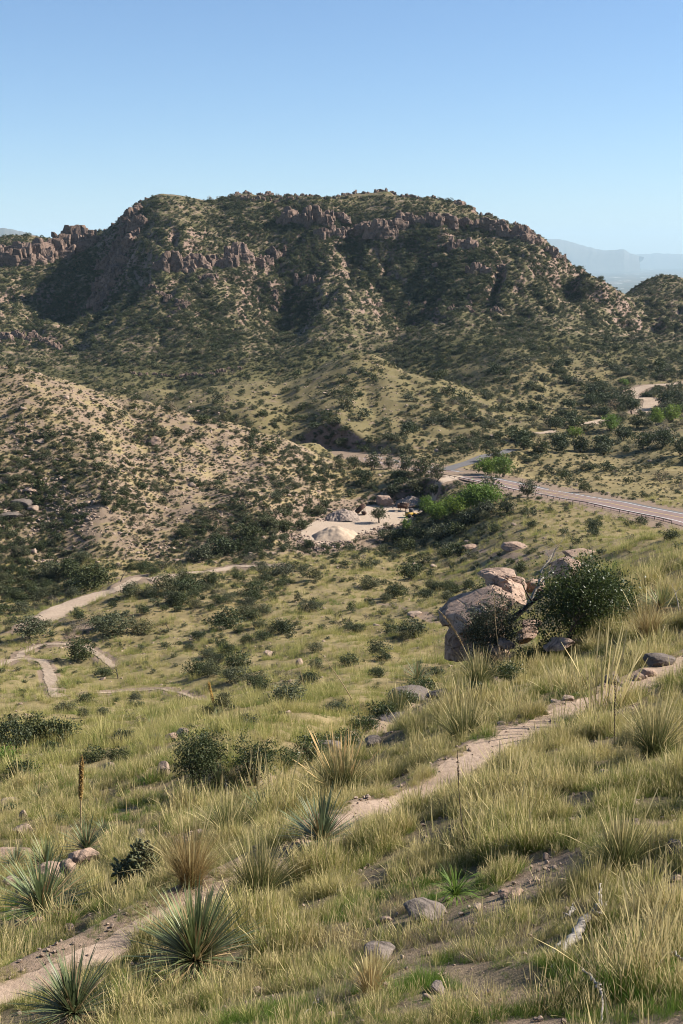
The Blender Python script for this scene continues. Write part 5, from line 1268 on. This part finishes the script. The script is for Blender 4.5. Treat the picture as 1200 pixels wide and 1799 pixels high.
_u, _ys = plane_pt(677, 893, QZ)
bank = rock_obj('earth_bank', 901, 4, M['boulder'], (30*_ys/F, 6, 22*_ys/F), (_u, _ys+5, QZ+1.2), (0, 0, .15), True, True, planes=8, cut=(.6, .9), rough=.08, boxy=.6); tag(bank, 'dark steep earth bank at the back of the quarry', 'earth bank')
# berm stones
bp = []
for (a, b), nn in ((((503,938),(560,962)), 240), (((556,962),(622,948)), 260), (((618,946),(700,925)), 120), (((690,886),(742,878)), 150), (((560,912),(625,896)), 120)):
    t_ = RNG.uniform(0, 1, nn); px = a[0]+(b[0]-a[0])*t_+RNG.normal(0, 4, nn); py = a[1]+(b[1]-a[1])*t_+RNG.normal(0, 4, nn); x, y, z = at(px, py); bp.append(np.stack([x, y, z+.1], 1))
bp = np.vstack(bp); bs = RNG.lognormal(-.35, .35, len(bp))
scatter('quarry_rubble', protos_for('quarry_rubble_kind', ROCKP), bp, bs, .4, RNG.integers(0, 6, len(bp)), RNG.uniform(0, 1, len(bp)), 'broken rock dumped around the rim of the quarry')

def box(cx, cy, cz, sx, sy, sz, rot=None):
    v = np.array([(x, y, z) for x in (-.5, .5) for y in (-.5, .5) for z in (-.5, .5)])*[sx, sy, sz]
    if rot is not None: v = v@np.array(Matrix.Rotation(rot[0], 3, rot[1])).T
    return v+[cx, cy, cz], np.array([(0, 1, 3, 2), (4, 6, 7, 5), (0, 4, 5, 1), (2, 3, 7, 6), (0, 2, 6, 4), (1, 5, 7, 3)])
def joined(name, bs, mat, parent=None):
    V = []; Q = []; o = 0
    for v, q in bs: V.append(v); Q.append(q+o); o += len(v)
    return mesh_obj(name, np.vstack(V), np.vstack(Q), mat, parent)
# slanted screening plant: tilted deck on legs
x, y = plane_pt(634, 905, QZ); r = empty('screening_machine', (x, y, QZ+.08)); r.rotation_euler = (0, 0, .25); tag(r, 'rusty slanted steel screen standing on the quarry floor', 'quarry machine')
joined('screen_deck', [box(-.2, 0, 1.9, 3.4, 2.4, .14, (-.75, 'Y')), box(-.2, 1.2, 1.95, 3.4, .1, .7, (-.75, 'Y')), box(-.2, -1.2, 1.95, 3.4, .1, .7, (-.75, 'Y'))], M['rust'], r)
for sx, sy, hh in ((1, 1, 2.9), (1, -1, 2.9), (-1.2, 1, .9), (-1.2, -1, .9)): joined('leg', [box(sx, sy, hh/2, .16, .16, hh)], M['rust'], r)
joined('hopper', [box(.95, 0, .6, 1.1, 1.9, .7), box(.95, 0, .2, .6, 1.2, .4)], M['rust'], r)
x, y = plane_pt(708, 898, QZ); r = empty('rusty_hopper', (x, y, QZ+.08)); r.rotation_euler = (0, 0, -.3); tag(r, 'rusty brown hopper machine beside the grey rock heap', 'quarry machine')
hp_ = []
for sx in (-1, 1): hp_.append(box(sx*1.3, 0, 1.6, .12, 2.6, 1.3, (sx*.35, 'Y')))
for sy in (-1, 1): hp_.append(box(0, sy*1.2, 1.6, 2.8, .12, 1.2))
joined('bin', hp_, M['rust'], r)
for sx in (-1, 1):
    for sy in (-1, 1): joined('leg', [box(sx*1, sy*1, .5, .18, .18, 1.1)], M['rust'], r)
joined('conveyor', [box(2.3, 0, 1.3, 3.2, .8, .2, (-.35, 'Y'))], M['rust'], r)
x, y = plane_pt(723, 909, QZ); r = empty('wheel_loader', (x, y, QZ+.08)); r.rotation_euler = (0, 0, .4); tag(r, 'small yellow wheel loader parked by the green tree in the quarry', 'loader')
joined('body', [box(-.9, 0, 1.15, 2.0, 1.3, .8), box(.7, 0, .95, 1.4, .9, .5)], M['yellow'], r)
joined('cab', [box(-.1, 0, 1.9, 1.0, 1.1, 1.0), box(-.1, 0, 2.45, 1.2, 1.3, .1)], M['grey_asphalt'], r)
joined('bucket', [box(2.3, 0, .5, .12, 2.1, .9), box(2.65, 0, .12, .7, 2.1, .1), box(2.65, 1.05, .4, .6, .08, .6), box(2.65, -1.05, .4, .6, .08, .6)], M['yellow'], r)
joined('lift_arm', [box(1.5, .5, .9, 1.9, .14, .2, (.35, 'Y')), box(1.5, -.5, .9, 1.9, .14, .2, (.35, 'Y'))], M['yellow'], r)
for sx in (-1.1, .9):
    for sy in (-.75, .75):
        V, q = tubes([(np.array([(0, -.2, 0), (0, -.19, 0), (0, .19, 0), (0, .2, 0)])+[sx, sy, .55], np.array([.01, .55, .55, .01]))], 14); mesh_obj('wheel', V, q, M['tyre'], r)
# guardrails along the highway
def guardrail(label, offs, a, b):
    s = np.r_[0, np.cumsum(np.linalg.norm(np.diff(HD, axis=0), axis=1))]; d = np.gradient(HD, axis=0); d /= np.linalg.norm(d, axis=1)[:, None]; nrm = np.stack([-d[:, 1], d[:, 0]], 1)
    P = HD+nrm*offs; m = (s > a) & (s < b); P = P[m]; z = hzd[m]; s2 = s[m]
    r = empty('guardrail', (P[0, 0], P[0, 1], z[0])); tag(r, label, 'guardrail'); o0 = np.array([P[0, 0], P[0, 1], z[0]])
    V = []; prof = [(0, .52), (.05, .57), (0, .62), (.05, .67), (0, .72)]
    for px_, pz_ in prof: V.append(np.c_[P+nrm[m]*px_, z+pz_+.1]-o0)
    n = len(P); V = np.stack(V, 1); ix = np.arange(n*5).reshape(n, 5); q = np.stack([ix[:-1, :-1], ix[1:, :-1], ix[1:, 1:], ix[:-1, 1:]], -1).reshape(-1, 4)
    mesh_obj('rail_beam', V.reshape(-1, 3), q, M['rail'], r)
    post = None
    for sp in np.arange(s2[0], s2[-1], 3.8):
        c = np.array([np.interp(sp, s2, P[:, 0]), np.interp(sp, s2, P[:, 1]), np.interp(sp, s2, z)])-o0
        if post is None: post = joined('post', [box(0, 0, .38, .13, .16, .9)], M['rail'], r)
        else:
            p2 = post.copy(); COL.objects.link(p2); p2.parent = r; post_o = p2
            p2.location = c; continue
        post.location = c
s_ = np.r_[0, np.cumsum(np.linalg.norm(np.diff(HD, axis=0), axis=1))]
_nn = lambda px: s_[int(np.argmin(np.abs(proj(HD[:, 0], HD[:, 1], hzd)[0]-px)))]
_a, _b = sorted((_nn(1230), _nn(800)))
_d0 = np.gradient(HD, axis=0)[250]; _nr = np.array([-_d0[1], _d0[0]]); sgn = 1 if _nr[1] < 0 else -1      # which side faces the viewer
guardrail('long dark steel guardrail along the near edge of the highway', sgn*(RW/2+.6), _a, _b)

# ------------------------------------------------------------------ log and sticks in the foreground
def wood(name, label, px, py, lines, mat, cat):
    x, y, z = (float(v[0]) for v in at(px, py)); k = y/F
    L = []
    for pts, rad in lines:
        p = []
        for (qx, qy, lift) in pts:
            xx, yy, zz = (float(v[0]) for v in at(qx, qy)); p.append((xx-x, yy-y, zz-z+lift))
        p = smooth_line(p, 22); p += np.random.default_rng(len(label)).normal(0, .008, p.shape); r = np.interp(np.linspace(0, 1, 22), np.linspace(0, 1, len(rad)), rad)
        L.append((p, r*(1+.05*np.sin(np.arange(22)*.8))))
    V, q = tubes(L, 9); V = V+.006*np.stack([noise3(V*[30, 30, 60]+j*3, 9+j) for j in range(3)], 1); o = mesh_obj(name, V, q, M[mat], smooth=True); o.location = (x, y, z); tag(o, label, cat); return o
wood('fallen_log', 'bleached forked log lying on the bare ground low in the slope', 1010, 1670,
     [([(970,1702,.0),(990,1684,.07),(1012,1662,.1),(1028,1640,.12),(1044,1630,.14)], [.012,.03,.038,.033,.02]), ([(966,1690,.02),(980,1680,.06),(1005,1672,.08)], [.012,.03,.04]),
      ([(1044,1630,.14),(1052,1628,.2),(1052,1596,.22)], [.025,.015,.004]), ([(1046,1632,.14),(1056,1626,.12),(1064,1610,.12)], [.02,.012,.003])], 'dead_wood', 'log')
wood('dead_stick', 'small forked pale stick above the bleached log', 1000, 1612, [([(988,1617,.02),(1002,1612,.05),(1008,1598,.06)], [.012,.01,.003]), ([(1000,1613,.05),(1009,1606,.06)], [.008,.003])], 'dead_wood', 'stick')
wood('dead_stick', 'thin crooked stick leaning out of the grass below the log', 1040, 1760, [([(1020,1732,.12),(1034,1748,.14),(1048,1762,.12),(1056,1774,.1),(1056,1798,.0)], [.004,.007,.008,.007,.006])], 'dead_wood', 'stick')
wood('dead_stick', 'pale stick poking in from the edge of the picture', 1190, 1715, [([(1172,1706,.12),(1188,1716,.14),(1215,1730,.1)], [.005,.008,.008])], 'dead_wood', 'stick')
wood('dead_stick', 'fine pale stick lying at the bottom between grey scrub', 545, 1790, [([(530,1798,.03),(562,1766,.06)], [.004,.003])], 'dead_wood', 'stick')
# ------------------------------------------------------------------ grass, thick near the viewer and thinner with distance
def tuft_set(name, mat, k, n, L, spread, lean, width, seed, heads=0., curve=.5, levels=4, headw=2.2):
    return [blade_obj(f'{name}_{i:02d}', [blades(n, L, spread, lean, width, np.random.default_rng(seed+i), curve, levels, heads, headw=headw)], M[mat]) for i in range(k)]
def field(y0, y1, per_m2, pad=.06):
    """random ground points, even over the ground between two distances"""
    u0 = .30+(pad if y0 > 60 else .28); area = u0*(y1*y1-y0*y0); n = int(area*per_m2)
    y = np.sqrt(RNG.uniform(y0*y0, y1*y1, n)); x = RNG.uniform(-u0, u0, n)*y+RNG.normal(0, .3, n); z = H(x, y)
    ok = in_view(x, y, z, 90 if y0 > 60 else 620) & visible(x, y, z, .6); return x[ok], y[ok], z[ok]
GB = blob(*proj(GX[::1], GY, GH)[0:2], BARE) if False else None
def bare_at(x, y, z):
    px, py = proj(x, y, z); j = 26*noise2(x/.9, y/.9, 12)
    b = blob(px+j, py+j*.5, BARE); D, I = dist_to(TRAIL, x, y, 2.5)
    w = np.interp(proj(TRAIL[:, 0], TRAIL[:, 1], H(TRAIL[:, 0], TRAIL[:, 1]))[0][I], [0, 350, 550, 700, 900, 1200], [.15, .14, .14, .27, .32, .25])*(1+.35*noise2(x/.5, y/.5, 13))
    return b, D < w, D
def tintmap(x, y):
    return np.clip(.48+.8*fbm2(x/3, y/3, 3, 21)+.4*fbm2(x/18, y/18, 2, 22), 0, 1)
GREEN = [(500,1790,200,40,0,.8),(1000,1790,260,60,0,1),(820,1680,80,30,0,.7),(760,1590,130,50,10,1),(640,1620,70,50,0,.9),(150,1620,60,50,0,.7),(60,1600,60,80,0,.8),(900,1740,260,50,0,1),(1100,1700,120,90,0,.9),(990,1235,40,22,20,1),(870,1290,60,10,25,.8),(700,1380,50,14,20,.8),(250,1420,80,60,20,.6),(350,1450,100,40,20,.5),
  (640,1700,60,60,0,.7),(150,1700,110,30,0,.8),(30,1640,60,60,0,.8),(90,1180,40,20,0,.7),(120,1165,50,12,0,.9),(300,1125,30,5,0,1),(590,1060,50,8,0,.9),(930,1120,40,30,0,.7)]
TALL = [(980,1370,330,110,25,1),(760,1450,200,70,20,.8),(560,1420,200,70,20,.6),(1100,1040,130,60,20,.6),(700,1290,160,40,30,.6),(1150,1650,120,120,0,.7)]
GREY = [(760,1650,90,40,10,1),(880,1660,80,30,10,.9),(1000,1600,70,30,20,.7),(1150,1560,60,40,0,.8),(700,1690,80,40,0,.7),(590,1660,60,30,0,1),(600,1740,90,30,0,.8),(60,1700,40,20,0,1),(240,1740,50,26,0,.8),(700,1600,60,26,20,.9),(930,1640,60,20,0,.6),(1060,1690,60,40,0,.6),(440,1740,60,40,0,.7),(1160,1640,60,30,0,.6),(830,1750,60,30,0,.6),(400,1640,40,20,0,.5),(270,1560,40,14,20,.6)]
fine = tuft_set('fine_grass', 'grass', 6, 46, .42, .10, .30, .0042, 10, .30, .7)
fine2 = tuft_set('fine_grass_far', 'grass', 5, 30, .42, .16, .34, .009, 30, .2, .7, 3)
green = tuft_set('green_grass', 'green_grass', 5, 46, .26, .10, .38, .0050, 50, 0, .6)
grey = tuft_set('grey_twig', 'greyscrub', 5, 70, .20, .12, .75, .0045, 70, 0, .3)
seed_ = tuft_set('seed_grass', 'straw', 5, 18, .52, .10, .30, .0030, 90, .9, .5, 5, 3.2)
layers = {'grass': [[], [], [], []], 'green_grass': [[], [], [], []], 'grey_scrub': [[], [], [], []], 'seed_grass': [[], [], [], []]}
def put(layer, x, y, z, s, t, k):
    L = layers[layer]; L[0].append(np.stack([x, y, z-.01], 1)); L[1].append(s); L[2].append(t); L[3].append(k)
for y0, y1, d, sc_, set_far in ((4.5, 9, 520, .29, 0), (9, 14, 420, .36, 0), (14, 22, 230, .44, 0), (22, 36, 95, .62, 0), (36, 60, 30, .85, 0), (60, 110, 5.0, 1.25, 1), (110, 190, 2.1, 1.35, 1), (190, 310, .85, 1.5, 1)):
    x, y, z = field(y0, y1, d)
    b, tr, D = bare_at(x, y, z); n = len(x); px, py = proj(x, y, z)
    gr = blob(px+30*noise2(x/2, y/2, 5), py, GREEN); gy = blob(px+20*noise2(x/2, y/2, 6), py, GREY)
    if y0 >= 60: gr *= .7
    clump = fbm2(x/.8, y/.8, 2, 31) if y0 < 60 else fbm2(x/5, y/5, 3, 32)
    keep_ = (RNG.uniform(0, 1, n) > b*1.0) & ~tr & (clump > (-.06-.12*(y0 < 12) if y0 < 60 else -.2)+.2*RNG.normal(0, 1, n)*.5)
    for kx, ky, kr in KO:
        if y0-2 < ky < y1+2: keep_ &= (x-kx)**2+(y-ky)**2 > kr*kr
    if y0 >= 36: keep_ &= clear_of(x, y, 0)
    r = RNG.uniform(0, 1, n); isgy = keep_ & (r < gy*.75+.09*(y0 < 60)); isgr = keep_ & ~isgy & (RNG.uniform(0, 1, n) < gr*.85+.17)
    isf = keep_ & ~isgy & ~isgr
    size = sc_*RNG.lognormal(0, .3, n)*np.clip(.9+.9*clump, .45, 1.7)*np.clip(1+.6*fbm2(x/2.5, y/2.5, 2, 33), .5, 1.6)*np.where(D < .8, .65, 1)*(1+.25*blob(px, py, TALL))
    t = tintmap(x, y)
    if set_far: t = np.clip(t*.6+.38, 0, 1)
    k5 = RNG.integers(0, 5, n)
    put('grass', x[isf], y[isf], z[isf], size[isf], t[isf], k5[isf]+(6 if set_far else 0))
    put('green_grass', x[isgr], y[isgr], z[isgr], size[isgr]*(1.0 if not set_far else 1.2), t[isgr]*.5, k5[isgr])
    lt = (clump <= -.0) & ~tr & (RNG.uniform(0, 1, n) < .5) if y0 < 36 else np.zeros(n, bool)
    lt2 = lt & (RNG.uniform(0, 1, n) < .4)
    put('grey_scrub', x[lt], y[lt], z[lt], size[lt]*.55, t[lt], k5[lt]); put('green_grass', x[lt2], y[lt2], z[lt2], size[lt2]*.6, t[lt2], k5[lt2])
    if y0 < 60: put('grey_scrub', x[isgy], y[isgy], z[isgy], size[isgy]*.9, t[isgy], k5[isgy])
    if y0 < 60:
        sd2 = keep_ & (RNG.uniform(0, 1, n) < .10*np.clip(1+2*fbm2(x/3, y/3, 2, 35), 0, 3)); put('seed_grass', x[sd2], y[sd2], z[sd2], size[sd2]*.95, t[sd2], k5[sd2])
LB = {'grass': 'fine yellow green grass covering the slopes', 'green_grass': 'fresh green grass in patches on the slope', 'grey_scrub': 'low grey twiggy scrub between the grass', 'seed_grass': 'thin straw coloured seeding grass stems'}
for nm, protos in (('grass', fine+fine2), ('green_grass', green), ('grey_scrub', grey), ('seed_grass', seed_)):
    P_, s_a, t_a, k_a = (np.concatenate(a) if np.ndim(a[0]) == 1 else np.vstack(a) for a in layers[nm])
    print(nm, len(P_))
    scatter(nm, protos, P_, s_a, .12, k_a, t_a, LB[nm])
# pebbles on the footpath and the bare dirt
n = 26000; x, y, z = field(5, 34, 60); b, tr, D = bare_at(x, y, z)
m = (D < .6) | (RNG.uniform(0, 1, len(x)) < b); m |= (fbm2(x/.8, y/.8, 2, 31) < -.02) & (RNG.uniform(0, 1, len(x)) < .5); m &= RNG.uniform(0, 1, len(x)) < np.where(D < .6, np.where((D > .25), .8, .22), .8)
s = RNG.lognormal(-3.5, .6, m.sum()); scatter('gravel', protos_for('gravel_kind', ROCKP), np.stack([x[m], y[m], z[m]+.012+s*.1], 1), s, .4, RNG.integers(0, 6, m.sum()), RNG.uniform(0, 1, m.sum()), 'small loose stones on the footpath and bare dirt')
print('pebbles', m.sum())
